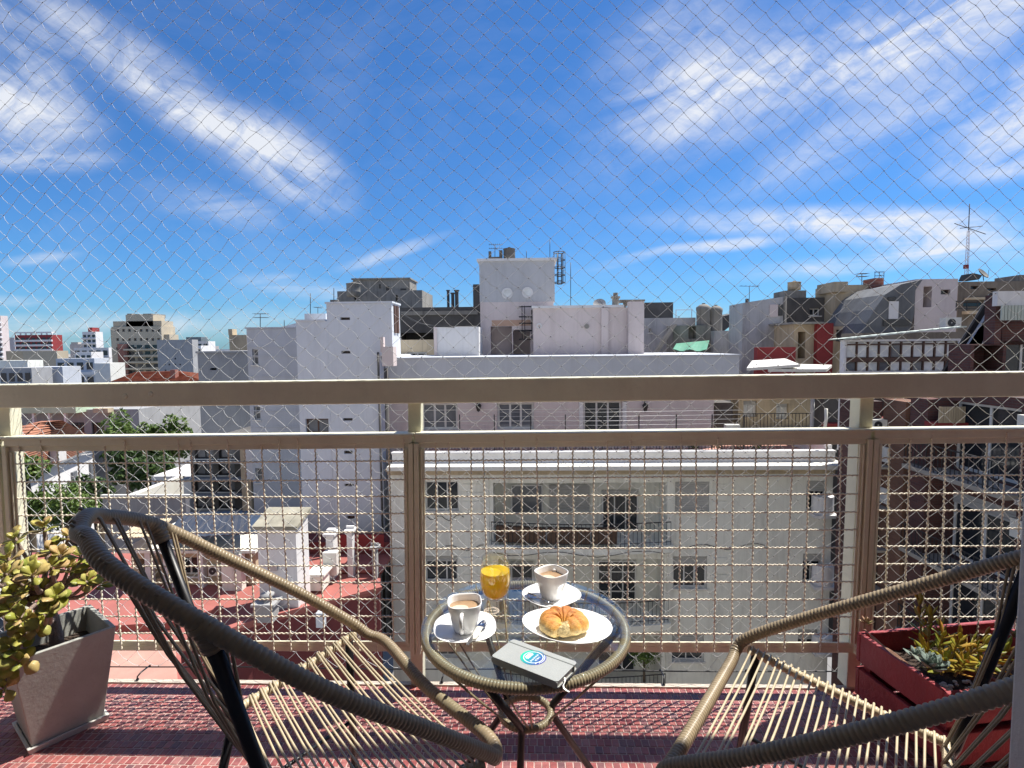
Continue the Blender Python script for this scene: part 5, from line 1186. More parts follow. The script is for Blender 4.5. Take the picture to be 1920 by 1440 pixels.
# bluish block left of it
bl = thing('blue_grey_block', 'blue grey rendered block stepped down left of the white tower block', 'building', (atY(515, 900, 26).x, 26, -12)); fb = YF(26)
u0, u1 = atY(470, 800, 26).x, atY(570, 800, 26).x; z1 = atY(510, 616, 26).z; hb = [R(473, 655, 484, 684, 26), R(476, 762, 488, 787, 26), R(479, 878, 492, 905, 26)]
walled(fb, u0, u1, -12, z1, 8, hb).build('wall', w_blue, bl)
for h in hb: window(bl, fb, h, .22, 1, 2, m_frame, m_pane_gr, .05)
for py_ in (650, 667, 705, 770, 800, 870, 905): z = atY(510, py_, 26).z; b = MB(); fb.box(b, u0, u1, -.03, -.001, z-.02, z+.02); b.build('string_course', w_blue, bl)
b = MB(); fb.box(b, u0-.05, u1, -.05, 8, z1+.001, z1+.07); b.build('coping', w_blue, bl)
antenna('television aerial on the blue grey block roof', 488, 588, 616, 27, 'yagi', .03); antenna('thin rod on the blue grey block roof', 533, 600, 616, 30)
b = MB(); a = rect(512, 605, 562, 617, 33); b.add([(a[0], 33, a[2]), (a[1], 33, a[2]), (a[1], 36, a[2]), (a[0], 36, a[2]), (a[0]*.45+a[1]*.55, 34, a[3]), (a[0]*.35+a[1]*.65, 34, a[3])], [(0,1,5,4),(1,2,5),(2,3,4,5),(3,0,4)]); solo(b, 'skylight_roof', m_pane_gr, 'pale hipped glass skylight behind the blue grey block', 'skylight')
# ------------------------------------------------------------------ LOW RED TERRACES BETWEEN
ZR = -7.6
tr_ = thing('red_terrace', 'broad red painted flat roof terrace below the balcony at left', 'roof terrace', (-7, 18, -24))
def flat(px, z):   # outline on a level roof
    return [atZ(x, y, z) for x, y in px]
def prism(b, pts, z0, z1):
    n = len(pts); b.add([(p[0], p[1], z0) for p in pts]+[(p[0], p[1], z1) for p in pts], [tuple(range(n))[::-1], tuple(range(n, 2*n))]+[(i, (i+1) % n, n+(i+1) % n, n+i) for i in range(n)]); return b
b = MB(); p = flat([(60, 1320), (345, 1320), (338, 1218), (470, 1170), (713, 1106), (714, 1036), (60, 1036)], ZR); prism(b, p, ZR-.12, ZR); b.build('roof', m_red, tr_); cp = sum(p, Vector())/len(p); b = MB(); prism(b, [cp+(q-cp)*.995 for q in p], -24, ZR-.121); b.build('wall', m_red_shade, tr_)
b = MB()
for q0, q1 in ((p[2], p[3]), (p[3], p[4])): b.bar(q0+Vector((0, .1, .06)), q1+Vector((0, .1, .06)), .25, .12)
b.build('parapet', m_red, tr_)
b = MB(); q = flat([(70, 1310), (335, 1310), (330, 1222), (70, 1212)], ZR); prism(b, q, ZR+.001, ZR+.02); b.build('tiled_patch', m_lino, tr_)
b = MB(); q = flat([(190, 1140), (420, 1150), (330, 1180), (180, 1190)], ZR); prism(b, q, ZR+.001, ZR+.25); b.build('step', m_red, tr_)
b = MB(); b.box(-12, -3, 9, 14.5, -24, -9.6); solo(b, 'low_grey_roof', w_blue, 'low blue grey flat roof just below the balcony edge left of centre', 'roof')
t = thing('red_upper_terrace', 'higher red terrace block with white chimneys in front of the white tower block', 'roof terrace', (-7, 21.5, ZR))
a = rect(508, 1030, 715, 1098, 20.5); f = YF(20.5); walled(f, a[0], a[1], ZR+.001, atY(600, 1068, 20.5).z-.1, 2.8).build('wall', m_red_shade, t); b = MB(); f.box(b, a[0]-.04, a[1]+.04, -.04, 1.59, atY(600, 1068, 20.5).z-.099, atY(600, 1068, 20.5).z); b.build('roof', m_red, t)
b = MB(); f.box(b, a[0]-.05, a[1]+.05, 1.6, 2.7, atY(600, 1068, 20.5).z+.001, atY(600, 1015, 22.2).z); b.build('back_wall', m_red_shade, t)
b = MB(); f.box(b, a[0]+1.9, a[1]-.3, 1.55, 1.598, ZR+1.0, atY(600, 1030, 22.2).z); b.build('dark_panel', m_redwall, t)
def stack(label, px, Y, d=.5, mat=None, cap=True):
    a = rect(*px, Y); b = MB(); b.box(a[0], a[1], Y, Y+d, a[2], a[3])
    if cap: b.box(a[0]-.08, a[1]+.08, Y-.08, Y+d+.08, a[3]+.001, a[3]+.09); c = (a[0]+a[1])/2; b.box(c-.15, c+.15, Y+.1, Y+d-.1, a[3]+.0915, a[3]+.2)
    return solo(b, 'chimney', mat or w_white, label, 'chimney')
stack('tall white chimney with a flat cap rising from the red upper terrace', (612, 1005, 626, 1092), 20.0, .45)
stack('slender white chimney right of the tall capped one on the red terrace', (651, 998, 661, 1082), 20.2, .3)
stack('thin grey vent stack near the right edge of the red terrace', (698, 1030, 706, 1085), 20.0, .25, w_grey)
b = MB(); a = rect(605, 1037, 631, 1079, 19.6); b.box(a[0], a[1], 19.6, 19.9, a[2], a[3]); solo(b, 'leaning_board', m_lite, 'white board leaning beside the tall white chimney on the red terrace', 'board')
b = MB(); a = rect(580, 1080, 605, 1108, 18.8); b.box(a[0], a[1], 18.8, 19.5, a[2], a[3]); b.box(a[0]-.1, a[1]+.1, 18.7, 19.6, a[3]+.001, a[3]+.08); solo(b, 'water_cistern', w_cream, 'small cream cistern box at the foot of the white chimneys', 'water tank')
# white lift hut with mossy sloping top
t = thing('stair_hut', 'white stair hut with a mossy grey sloping roof on the red terrace', 'hut', (atY(520, 1060, 17.5).x, 17.5, ZR))
a = rect(484, 992, 556, 1088, 17.5); b = MB(); zb = atY(530, 957, 18.6).z
V = [(a[0], 17.5, ZR), (a[1], 17.5, ZR), (a[1], 18.5, ZR), (a[0], 18.5, ZR), (a[0], 17.5, a[3]), (a[1], 17.5, a[3]), (a[1], 18.5, zb), (a[0], 18.5, zb)]
b.add(V, [(0,1,5,4),(1,2,6,5),(2,3,7,6),(3,0,4,7)]); b.build('wall', w_white, t)
m_moss = M('mossy_concrete', (.30, .28, .22), .95, .3, 1.5, .8, 8, stain=.7, stain_col=(.12, .11, .08), streak=False)
V2 = [(a[0]-.12, 17.38, a[3]+.002), (a[1]+.1, 17.38, a[3]+.002), (a[1]+.1, 18.6, zb+.002), (a[0]-.12, 18.6, zb+.002)]; V2 += [(x, y, z+.12) for x, y, z in V2]
MB().add(V2, [(0,3,2,1),(4,5,6,7),(0,1,5,4),(1,2,6,5),(2,3,7,6),(3,0,4,7)]).build('roof', m_moss, t)
a = rect(505, 1060, 520, 1070, 17.45); MB().box(a[0], a[1], 17.42, 17.498, a[2], a[3]).build('vent', m_ltmetal, t)
b = MB(); p = atZ(497, 1168, ZR); b.box(p.x-.3, p.x+.25, p.y, p.y+.45, ZR, ZR+.55); b.box(p.x-.4, p.x+.35, p.y-.1, p.y+.55, ZR+.551, ZR+.63); b.lathe([(.13, .63), (.13, .80), (.22, .81), (.22, .86), (0, .95)], 10, (p.x, p.y+.22, ZR)); solo(b, 'roof_vent', w_grey, 'grey roof vent with a cowl casting a long shadow on the red terrace', 'vent')
b = MB(); p = atZ(603, 1192, ZR); b.box(p.x-.12, p.x+.12, p.y-.1, p.y+.1, ZR+.3, ZR+.75); solo(b, 'utility_box', w_blue, 'small pale utility box by the red terrace step', 'box')
# beige rooms with air conditioner, corrugated awnings and sheds at left
t, f, hs, e = block('beige_rooms', 'beige row of roof rooms with white posts left of the stair hut', 'building', 19.5, (250, 1035, 480, 1105), 4, w_beige, [(335, 1045, 372, 1080), (262, 1048, 300, 1085, .5)], base_z=ZR)
window(t, f, hs[0], .22, 2, 1, m_frame, m_pane, .06)
b = MB()
for px_ in (282, 316, 330, 380): x = atY(px_, 1060, 19.4).x; f.box(b, x-.1, x+.1, -.25, -.003, ZR, e[3]+.1)
b.build('post', w_white, t)
b = MB(); f.box(b, e[0]-.2, e[1]+.2, -.4, 4.1, e[3]+.102, e[3]+.2); b.build('roof_slab', w_cream, t)
ac_unit('white air conditioner on the wall of the beige roof rooms', 401, 1071, 19.3, .42, .36)
b = MB(); a = rect(415, 1040, 452, 1098, 19.0); b.box(a[0], a[1], 19.0, 19.3, ZR, a[3]); solo(b, 'cream_door_panel', w_cream, 'cream panel standing beside the air conditioner on the beige rooms', 'panel')
for (nm, px, Y, mat) in (('dark corrugated awning sloping in front of the dark building', ((300, 1012), (470, 1000), (470, 958), (345, 962)), 20.5, M('dark_corrugated_sheet', (.045, .05, .065), .45, .25, 1.5)), ('pale canvas awning beside the dark corrugated one', ((218, 1010), (285, 1006), (322, 972), (268, 975)), 20.5, w_beige)):
    P = [atY(px[0][0], px[0][1], Y-1.6), atY(px[1][0], px[1][1], Y-1.6), atY(px[2][0], px[2][1], Y+.8), atY(px[3][0], px[3][1], Y+.8)]; b = MB(); n = 24; V = []
    for i in range(n+1):
        s = i/n; r = .03*(i % 2); q0 = P[0].lerp(P[1], s)+Vector((0, 0, r)); q1 = P[3].lerp(P[2], s)+Vector((0, 0, r)); V += [q0, q1, q0-Vector((0, 0, .04)), q1-Vector((0, 0, .04))]
    b.add(V, [(4*i+x, 4*i+y, 4*i+4+y, 4*i+4+x) for i in range(n) for x, y in ((0, 1), (2, 3), (0, 2), (1, 3))]); solo(b, 'awning', mat, nm, 'awning')
# grey shed with white lit edges
t, f, hs, e = block('grey_shed', 'plain grey shed wall with white coping below the trees', 'building', 27, (194, 932, 356, 1000), .4, w_grey, base_z=-14)
b = MB(); f.box(b, e[0]-.05, e[1]+.05, -.06, .12, e[3]+.001, e[3]+.12); f.box(b, e[1]-.15, e[1]+.06, -.06, -.002, e[2], e[3]); b.build('coping', m_lite, t)
b = MB(); q = [atY(240, 927, 28.4), atY(338, 891, 33), atY(343, 892, 33), atY(250, 929, 28.4)]; V = list(q)+[p-Vector((0, 0, 1.2)) for p in q]; b.add(V, [(0,1,2,3),(4,7,6,5)]+[(i, i+4, (i+1) % 4+4, (i+1) % 4) for i in range(4)]); solo(b, 'sloping_wall', m_lite, 'white sloping boundary wall behind the grey shed', 'wall')
t, f, hs, e = block('pale_annex', 'small pale green annex with a dark window behind the grey shed', 'building', 34, (285, 893, 400, 940), 5, w_white, [(290, 903, 318, 918), (338, 890, 346, 897)], base_z=-16)
window(t, f, hs[0], .22, 2, 1, m_frame, m_pane, .08)
# dark glazed block in shade
t, f, hs, e = block('dark_glazed_block', 'dark blue glazed block in shade with balconies left of the blue grey block', 'building', 31, (358, 832, 470, 962), 8, w_dark, [(365, 838+i*31, 400, 860+i*31) for i in range(4)]+[(410, 838+i*31, 440, 860+i*31) for i in range(4)], base_z=-16)
for h in hs: window(t, f, h, .22, 2, 1, m_dkmetal, m_pane_gr, .06)
b = MB()
for i in range(4): z = atY(400, 866+i*31, 30.6).z; f.box(b, e[0]-.2, e[1]+.1, -.6, -.003, z-.08, z)
b.build('balcony_slab', w_grey, t)
t, f, hs, e = block('beige_pier', 'narrow beige wall with a sunlit white edge left of the blue grey block', 'wall', 28, (452, 830, 470, 955), 2.5, w_beige, base_z=-14)
b = MB(); a = rect(466, 830, 479, 896, 28.2); b.box(a[0], a[1], 27.9, 30, a[2], a[3]); b.build('white_edge', w_white, t)
# plain grey building
t, f, hs, e = block('plain_grey_building', 'plain grey windowless building left of the blue grey block', 'building', 40, (374, 662, 473, 815), 2, w_grey, [(394, 690, 406, 694)], base_z=-20)
b = MB(); f.box(b, e[0]-.1, e[1]+.1, -.08, 12, e[3]+.001, e[3]+.15); b.build('coping', w_grey, t)
u = rect(430, 628, 463, 662, 55); b = MB(); b.box(u[0], u[1], 55, 60, u[2]-2, u[3]); b.box(u[0], u[0]+.4, 54.9, 55.8, u[3], u[3]+.6); solo(b, 'roof_room', w_beige, 'beige roof room rising behind the plain grey building', 'building')

# ------------------------------------------------------------------ TILED HOUSES AND TREES
def tile_roof_mat():
    m = bpy.data.materials.new('clay_roof_tile'); m.use_nodes = True; nt = m.node_tree; L = nt.links.new; b = nt.nodes['Principled BSDF']; b.inputs['Roughness'].default_value = .9
    tc = nd(nt, 'ShaderNodeTexCoord'); nz = nd(nt, 'ShaderNodeTexNoise', i_Scale=1.2, i_Detail=7, i_Roughness=.7); L(tc.outputs['Object'], nz.inputs[0])
    wv = nd(nt, 'ShaderNodeTexWave', i_Scale=1.6, i_Distortion=.6); wv.bands_direction = 'Z'; wv.wave_profile = 'SAW'; L(tc.outputs['Object'], wv.inputs[0])
    cr = nd(nt, 'ShaderNodeValToRGB'); L(nz.outputs[0], cr.inputs[0]); cr.color_ramp.elements[0].color = (.26, .095, .055, 1); cr.color_ramp.elements[0].position = .3; cr.color_ramp.elements[1].color = (.50, .24, .15, 1); cr.color_ramp.elements[1].position = .72
    L(cr.outputs[0], b.inputs['Base Color']); bp = nd(nt, 'ShaderNodeBump', i_Strength=.8, i_Distance=.06); L(wv.outputs[0], bp.inputs['Height']); L(bp.outputs[0], b.inputs['Normal']); return m
m_rtile = tile_roof_mat()
def hip_house(label, ridge, eaves, z_e, wall, name='tiled_house', extra=None):
    # eaves: four plan corners, ridge: two points
    t = thing(name, label, 'house', ((eaves[0][0]+eaves[2][0])/2, (eaves[0][1]+eaves[2][1])/2, -20)); e = [Vector((p[0], p[1], z_e)) for p in eaves]; r0, r1 = ridge
    b = MB()
    def course(p0, p1, q0, q1, n):      # stepped tile courses from eave to ridge
        nn = (p1-p0).cross(q0-p0).normalized(); nn = nn if nn.z > 0 else -nn
        for i in range(n):
            a, c = i/n, (i+1)/n; A, B, C_, D = p0.lerp(q0, a), p1.lerp(q1, a), p1.lerp(q1, c), p0.lerp(q0, c)
            b.add([A+nn*.10, B+nn*.10, C_+nn*.03, D+nn*.03, A, B], [(0, 1, 2, 3), (0, 4, 5, 1)])
    course(e[0], e[1], r0, r1, 22); course(e[1], e[2], r1, r1, 22); course(e[2], e[3], r1, r0, 22); course(e[3], e[0], r0, r0, 22)
    b.build('roof', m_rtile, t)
    c = sum(e, Vector())/4; w = [c+(p-c)*.93 for p in e]; m_ = MB(); prism(m_, w, -20, z_e-.02); m_.build('wall', wall, t)
    g = MB()
    for i in range(4): g.bar(e[i]-Vector((0, 0, .1)), e[(i+1) % 4]-Vector((0, 0, .1)), .22, .18)
    g.build('gutter', m_ltmetal, t); return t, e
Yh = 44
e0 = atZ(28, 900, -9.6); e1 = atZ(192, 832, -9.6)
ap = atZ(97, 790, -5.4)
ex = (e1-e0); en = Vector((-ex.y, ex.x, 0)).normalized()
W_ = 15
t, e = hip_house('white house with a weathered orange tiled hip roof at the far left', (ap+Vector((-1, 0, 0)), ap+Vector((.6, .4, 0))), (e0-ex.normalized()*9, e1, e1+en*W_, e0-ex.normalized()*9+en*W_), -9.6, w_white)
p = atY(110, 838, 50); b = MB(); b.box(p.x, p.x+.7, p.y-1, p.y, p.z-1.2, p.z+.5); b.build('chimney', w_white, t)
for px, py in (((147, 868, 163, 895), 39),):
    a = rect(*px, 41); q = e1-ex.normalized()*2.2; F0 = F((e0.x, e0.y), math.atan2(ex.y, ex.x)); L_ = ex.length
    for u in (.62, .86): b = MB(); F0.box(b, L_*u, L_*u+1.0, -.02+.35, .42+.35, -13.6, -11.4); b.build('window', m_pane_gr, t)
Yb = 75; r0, r1 = atY(255, 698, Yb+4), atY(330, 696, Yb+4); c0, c1 = atY(208, 716, Yb), atY(378, 716, Yb)
t, e = hip_house('orange tiled roof with a brick chimney beyond the top rail at left', (r0, r1), (c0, c1, c1+Vector((0, 9, 0)), c0+Vector((0, 9, 0))), c0.z, w_white, 'far_tiled_house')
p = atY(324, 706, Yb+1); b = MB(); b.box(p.x-.35, p.x+.35, p.y, p.y+.8, p.z-.5, p.z+.95); b.build('chimney', m_brick_r, t)
# grey workshop with pale green slab, and the white building behind the trees
t, f, hs, e = block('grey_workshop', 'grey building with a pale green roof edge behind the tiled house', 'building', 62, (0, 768, 262, 850), 14, w_grey, [(20+i*38, 792, 44+i*38, 815) for i in range(5)], base_z=-24)
for h in hs: window(t, f, h, .22, 3, 1, m_dkmetal, m_pane, .12, sill=False)
b = MB(); a = rect(14, 762, 142, 775, 60.5); b.box(a[0], a[1], 60.5, 64, a[2], a[3]); b.build('roof_edge', M('pale_green_paint', (.45, .56, .40), .8, .08, 1), t)
b = MB(); 
for i in range(4): x = atY(30+i*30, 780, 60.6).x; b.box(x-.12, x+.12, 60.7, 61, a[2]-2, a[2]-.001)
b.build('post', w_white, t); b = MB(); a = rect(174, 766, 202, 774, 61); b.box(a[0], a[1], 61, 61.9, a[2], a[3]); b.build('awning_box', w_beige, t)
t, f, hs, e = block('white_apartment_block', 'sunlit white apartment block with many windows behind the trees', 'building', 85, (255, 715, 372, 850), 14, w_white, [(282+i*17, 768+j*18, 291+i*17, 780+j*18) for i in range(5) for j in range(3)], base_z=-24)
for h in hs: window(t, f, h, .22, 1, 1, m_frame, m_pane_gr, .1, sill=False)
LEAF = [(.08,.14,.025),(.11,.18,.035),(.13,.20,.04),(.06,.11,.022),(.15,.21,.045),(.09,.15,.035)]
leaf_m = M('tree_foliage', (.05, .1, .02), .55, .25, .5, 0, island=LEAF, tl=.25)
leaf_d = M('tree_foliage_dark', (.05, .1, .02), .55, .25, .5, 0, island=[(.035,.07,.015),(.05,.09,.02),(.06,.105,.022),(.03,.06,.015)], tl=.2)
trunk_m = M('tree_bark', (.09, .07, .05), .95, .3, 3, .8, 10)
def tree(label, px, py_top, py_bot, Y, rpx, mat, n=2600, ls=.24, seed=0, name='leafy_tree'):
    rg = np.random.default_rng(seed); top = atY(px, py_top, Y); bot = atY(px, py_bot, Y); r = rpx*Y/FPX; c = (top+bot)/2; hz = (top.z-bot.z)/2
    t = thing(name, label, 'tree', (c.x, Y, -24))
    tk = MB(); tk.tube(catmull([(c.x, Y, -24), (c.x+.3, Y, bot.z-2), (c.x, Y, c.z), (c.x+.1, Y, c.z+hz*.5)], 5), list(np.linspace(.38, .08, 16)), 8)
    cl = []
    for i in range(26):
        d = rg.normal(size=3); d /= np.linalg.norm(d); q = np.array([c.x, Y, c.z])+d*np.array([r, r, hz])*rg.uniform(.45, .92); cl.append((q, rg.uniform(.22, .42)*min(r, hz*1.2)))
        if i % 3 == 0: tk.tube([(c.x, Y, c.z-hz*.5), tuple(q)], [.12, .03], 5)
    tk.build('trunk', trunk_m, t)
    V = []; Fc = []
    for i in range(n):
        q, rr = cl[rg.integers(len(cl))]; d = rg.normal(size=3); d /= np.linalg.norm(d); p = q+d*rr*rg.uniform(.55, 1.05)**.6
        nn = d*.6+rg.normal(size=3)*.6+np.array([0, 0, .4]); nn /= np.linalg.norm(nn); a = np.cross(nn, rg.normal(size=3)); a /= np.linalg.norm(a); b_ = np.cross(nn, a); s = ls*rg.uniform(.5, 1.2); o = len(V)
        V += [p-a*s, p+b_*s*.45, p+a*s, p-b_*s*.45]; Fc.append((o, o+1, o+2, o+3))
    MB().add(V, Fc).build('crown', mat, t)
tree('bright green tree left of the white apartment block', 232, 780, 868, 52, 48, leaf_m, 3200, .26, 1)
tree('round dark green tree in front of the white apartment block', 316, 778, 880, 55, 42, leaf_m, 3000, .26, 2)
tree('large dark tree below the bright green one', 268, 825, 920, 47, 70, leaf_d, 3600, .28, 3)
tree('yellow green tree in front of the tiled house roof', 40, 850, 912, 34, 36, leaf_m, 2200, .17, 4)
tree('green garden tree above the planter at left', 120, 900, 985, 30, 62, leaf_m, 4200, .15, 5)
tree('small garden tree at the left edge below the tiled house', 20, 905, 1010, 29, 45, leaf_m, 2600, .15, 6)
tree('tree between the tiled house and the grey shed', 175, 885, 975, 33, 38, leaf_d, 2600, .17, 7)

# ------------------------------------------------------------------ FAR LEFT SKYLINE
def far_floors(t, f, u0, u1, z0, z1, n, depth, slab, pane, fr=.5, k=0):
    dz = (z1-z0)/n; b = MB(); c = MB()
    for i in range(n):
        f.box(b, u0-.3, u1+.3, -depth, -.005, z0+dz*i, z0+dz*i+dz*fr*.5); 
        if k:
            w = (u1-u0)/k
            for j in range(k): f.box(c, u0+w*j+w*.18, u0+w*j+w*.82, -.06, -.004, z0+dz*i+dz*.35, z0+dz*i+dz*.85)
    b.build('balcony_slab', slab, t, kind='stuff')
    if k: c.build('window', pane, t, kind='stuff')
w_far = M('far_cream_render', (.46, .40, .30), .9, .12, .15, stain=.3, stain_col=(.25, .22, .17)); 
t, f, hs, e = block('beige_tower', 'tall beige and brick apartment tower with stepped top on the left skyline', 'building', 150, (212, 612, 305, 720), 6, w_far, [(218+i*11, 617+j*17, 223+i*11, 622+j*17) for i in range(8) for j in range(3)], dep=.5, base_z=-27)
for h in hs: window(t, f, h, .5, 1, 1, m_frame_d, m_pane_gr, .1, sill=False)
b = MB()
for px in ((236, 590, 287, 612), (212, 602, 303, 612)): a = rect(*px, 151); b.box(a[0], a[1], 151, 156, a[2]-.5, a[3])
for px in ((205, 615, 212, 720),): a = rect(*px, 151); b.box(a[0], a[1], 152, 157, -27, a[3])
a = rect(303, 627, 318, 650, 151); b.box(a[0], a[1], 151, 155, -27, a[3]); b.build('upper_storeys', w_far, t)
b = MB()
for px in ((222, 645, 240, 706),): a = rect(*px, 149.4); b.box(a[0], a[1], 149.3, 149.95, -27, a[3])
b.build('brick_strip', m_brick_r, t); u = rect(241, 645, 300, 706, 150); far_floors(t, f, u[0], u[1], u[2]-12, u[3], 12, 1.4, w_far, m_pane, .5, 4)
b = MB()
for px in ((238, 588, 247, 591), (252, 589, 262, 592), (268, 588, 284, 591)): a = rect(*px, 152); b.box(a[0], a[1], 152, 158, a[2]-.5, a[3])
b.build('roof_boxes', w_conc, t)
t, f, hs, e = block('vented_wall_building', 'plain grey building with rows of round vent holes right of the beige tower', 'building', 110, (296, 637, 362, 720), 2, w_grey, [(307, 682, 310, 685), (316, 682, 319, 685), (327, 682, 330, 685), (336, 682, 339, 685), (327, 671, 330, 674), (309, 693, 312, 696), (327, 693, 330, 696), (336, 693, 339, 696)], dep=.4, base_z=-27)
b = MB()
for h in hs: f.box(b, h[0], h[1], .39, .45, h[2], h[3])
b.build('vent', m_pane, t)
t, f, hs, e = block('red_white_building', 'broad red and white striped building on the far left skyline', 'building', 260, (29, 628, 98, 665), 6, m_redwall, base_z=-27)
far_floors(t, f, e[0], e[1], e[3]-10, e[3]-1, 4, .6, w_white, m_pane, .8, 7); b = MB(); f.box(b, e[0], e[1], 0, 2, e[3]+.9, e[3]+1.5); 
for i in range(8): x = e[0]+(e[1]-e[0])*i/7; f.box(b, x-.2, x+.2, 0, .5, e[3], e[3]+.899)
b.build('roof_frame', w_white, t)
t, f, hs, e = block('balcony_tower', 'tall grey and pink balcony tower cut by the left edge of the view', 'building', 210, (-40, 592, 4, 680), 3, w_pink, base_z=-27); far_floors(t, f, e[0], e[1], e[3]-26, e[3]-1, 13, 1., w_white, m_pane, .7, 4)
t, f, hs, e = block('white_spire_block', 'slim white tower with a small red cap on the left skyline', 'building', 230, (156, 622, 181, 685), 4, w_white, base_z=-27); far_floors(t, f, e[0], e[1], e[3]-20, e[3]-1, 9, .5, w_white, m_pane, .5, 3)
b = MB(); a = rect(165, 614, 173, 622, 232); b.box(a[0], a[1], 232, 236, a[2]-.2, a[3]); b.build('cap', m_redwall, t)
for i, (lab, px, Y, mat, n, k) in enumerate((
    ('low tan block under the red and white building', (12, 658, 76, 690), 170, w_beige, 0, 0), ('long sand coloured block right of the tan block', (44, 658, 108, 695), 160, w_far, 0, 0),
    ('white flat roofed block left of the beige tower', (140, 652, 205, 700), 165, w_white, 4, 5), ('pale block with a green awning left of the beige tower', (141, 660, 172, 690), 140, w_white, 3, 3),
    ('bright white cube left of the beige tower base', (178, 681, 207, 716), 105, m_lite, 0, 0), ('low blue grey warehouse in front of the skyline', (56, 688, 118, 722), 95, w_blue, 0, 0),
    ('dark windowed low block at the far left', (0, 690, 60, 724), 90, w_grey, 2, 4), ('cream stepped block at the left edge of the skyline', (-10, 676, 52, 700), 120, w_cream, 0, 0),
    ('shaded block with balconies left of the white cube', (106, 672, 178, 718), 112, w_blue, 4, 4),
    ('white block with a dark glass top right of the vented wall', (348, 640, 392, 700), 180, w_white, 5, 4), ('dark glass topped tower right of the vented wall', (349, 632, 377, 642), 190, m_pane_gr, 0, 0),
    ('small white tower between the vented wall and the plain grey building', (366, 648, 378, 700), 140, w_white, 5, 2), ('distant white blocks left of the blue grey block', (395, 655, 432, 690), 220, w_white, 4, 5), ('peach house gable left of the white tower block', (462, 636, 471, 668), 70, w_pink, 0, 0))):
    t, f, hs, e = block('city_block', lab, 'building', Y, px, 4, mat, base_z=-27, group='far city blocks on the left skyline')
    if n: far_floors(t, f, e[0], e[1], max(e[2], e[3]-n*3.1), e[3]-.4, n, .5, w_white if mat is not w_white else w_grey, m_pane, .4, k)
fr_ = MB(); rg = np.random.default_rng(21)
for i in range(520):
    Y = rg.uniform(240, 1500); X = rg.uniform(-1.1, 1.2)*Y; h = max(3, rg.normal(13, 6)) if rg.random() > .05 else rg.uniform(24, 36); w = rg.uniform(9, 24)
    if rg.random() < .5: fr_.box(X, X+w*.5, Y+2, Y+8, -27+h, -27+h+rg.uniform(2, 4))
    fr_.box(X, X+w, Y, Y+rg.uniform(10, 20), -27, -27+h)
o = fr_.build('distant_rooftops', M('distant_render', (.5, .5, .5), .9, .2, .05, 0, island=[(.52,.51,.49),(.40,.37,.33),(.58,.56,.52),(.33,.33,.34),(.50,.42,.36),(.46,.46,.48)])); o['kind'] = 'stuff'; o['label'] = 'mass of distant pale rooftops along the horizon'
# ------------------------------------------------------------------ MIDDLE RIGHT ROOFS
t, f, hs, e = block('dark_tank_room', 'dark stained tank room with a thin white railing right of the pink block', 'building', 38, (1200, 567, 1262, 620), 6, w_dark, base_z=-10)
b = MB(); bars(b, f, e[0]+2.2, e[1]+1, -.9, e[3]-1.25, e[3]-.6, 1.0, .04); b.build('railing', w_white, t)
t, f, hs, e = block('pale_roof_house', 'pale peeling roof house below the dark tank room', 'building', 35, (1204, 596, 1304, 668), 2, w_worn, [(1216, 616, 1222, 624)], base_z=-10); window(t, f, hs[0], .22, 1, 1, m_frame, m_pane_gr, .05)
t, f, hs, e = block('lean_to', 'dark grey lean-to with a slanting side right of the pale roof house', 'building', 33.5, (1262, 610, 1332, 668), 3, w_conc, [(1291, 612, 1305, 635, .6)], base_z=-10)
b = MB(); q = [atY(1228, 662, 32), atY(1264, 608, 33), atY(1270, 608, 33), atY(1234, 662, 32)]; V = list(q)+[p+Vector((0, .6, 0)) for p in q]; b.add(V, [(0,1,2,3),(4,7,6,5)]+[(i, i+4, (i+1) % 4+4, (i+1) % 4) for i in range(4)]); solo(b, 'stair_beam', w_dark, 'dark slanting stair beam left of the grey lean-to', 'beam')
b = MB(); P = [atY(1262, 654, 31), atY(1325, 655, 31), atY(1330, 638, 33), atY(1268, 644, 33)]; n = 10; V = []
for i in range(n+1):
    q0 = P[0].lerp(P[1], i/n); q1 = P[3].lerp(P[2], i/n); s = -.12*math.sin(math.pi*i/n*2)**2; V += [q0+Vector((0, 0, s)), q1, q0+Vector((0, 0, s-.03)), q1-Vector((0, 0, .03))]
b.add(V, [(4*i+x, 4*i+y, 4*i+4+y, 4*i+4+x) for i in range(n) for x, y in ((0, 1), (2, 3), (0, 2), (1, 3))], True); solo(b, 'green_awning', M('green_canvas', (.08, .26, .18), .7, .1, 3), 'small green canvas awning among the roofs right of the pink block', 'awning')
for px, py0, lab, r in ((1318, 570, 'left of two round concrete cisterns on the middle roofs', .42), (1341, 573, 'right of two round concrete cisterns on the middle roofs', .38)):
    tank(lab, px, py0, 660, 34, r, w_conc)
b = MB(); a = rect(1355, 590, 1393, 640, 36); V = [(a[0], 36, a[2]+.6), (a[1], 36, a[2]+1.6), (a[1], 36, a[3]+.2), (a[0], 36, a[3]-.1)]; V += [(x, y+4, z) for x, y, z in V]; b.add(V, [(0,1,2,3),(5,4,7,6),(0,3,7,4),(1,5,6,2),(3,2,6,7),(0,4,5,1)]); solo(b, 'dark_gable', w_dark, 'dark slanted gable between the cisterns and the large grey wall', 'roof')
t, f, hs, e = block('peeling_wall', 'low peeling white wall under the dark slanted gable', 'wall', 33, (1338, 620, 1394, 690), 2, w_worn, base_z=-10)
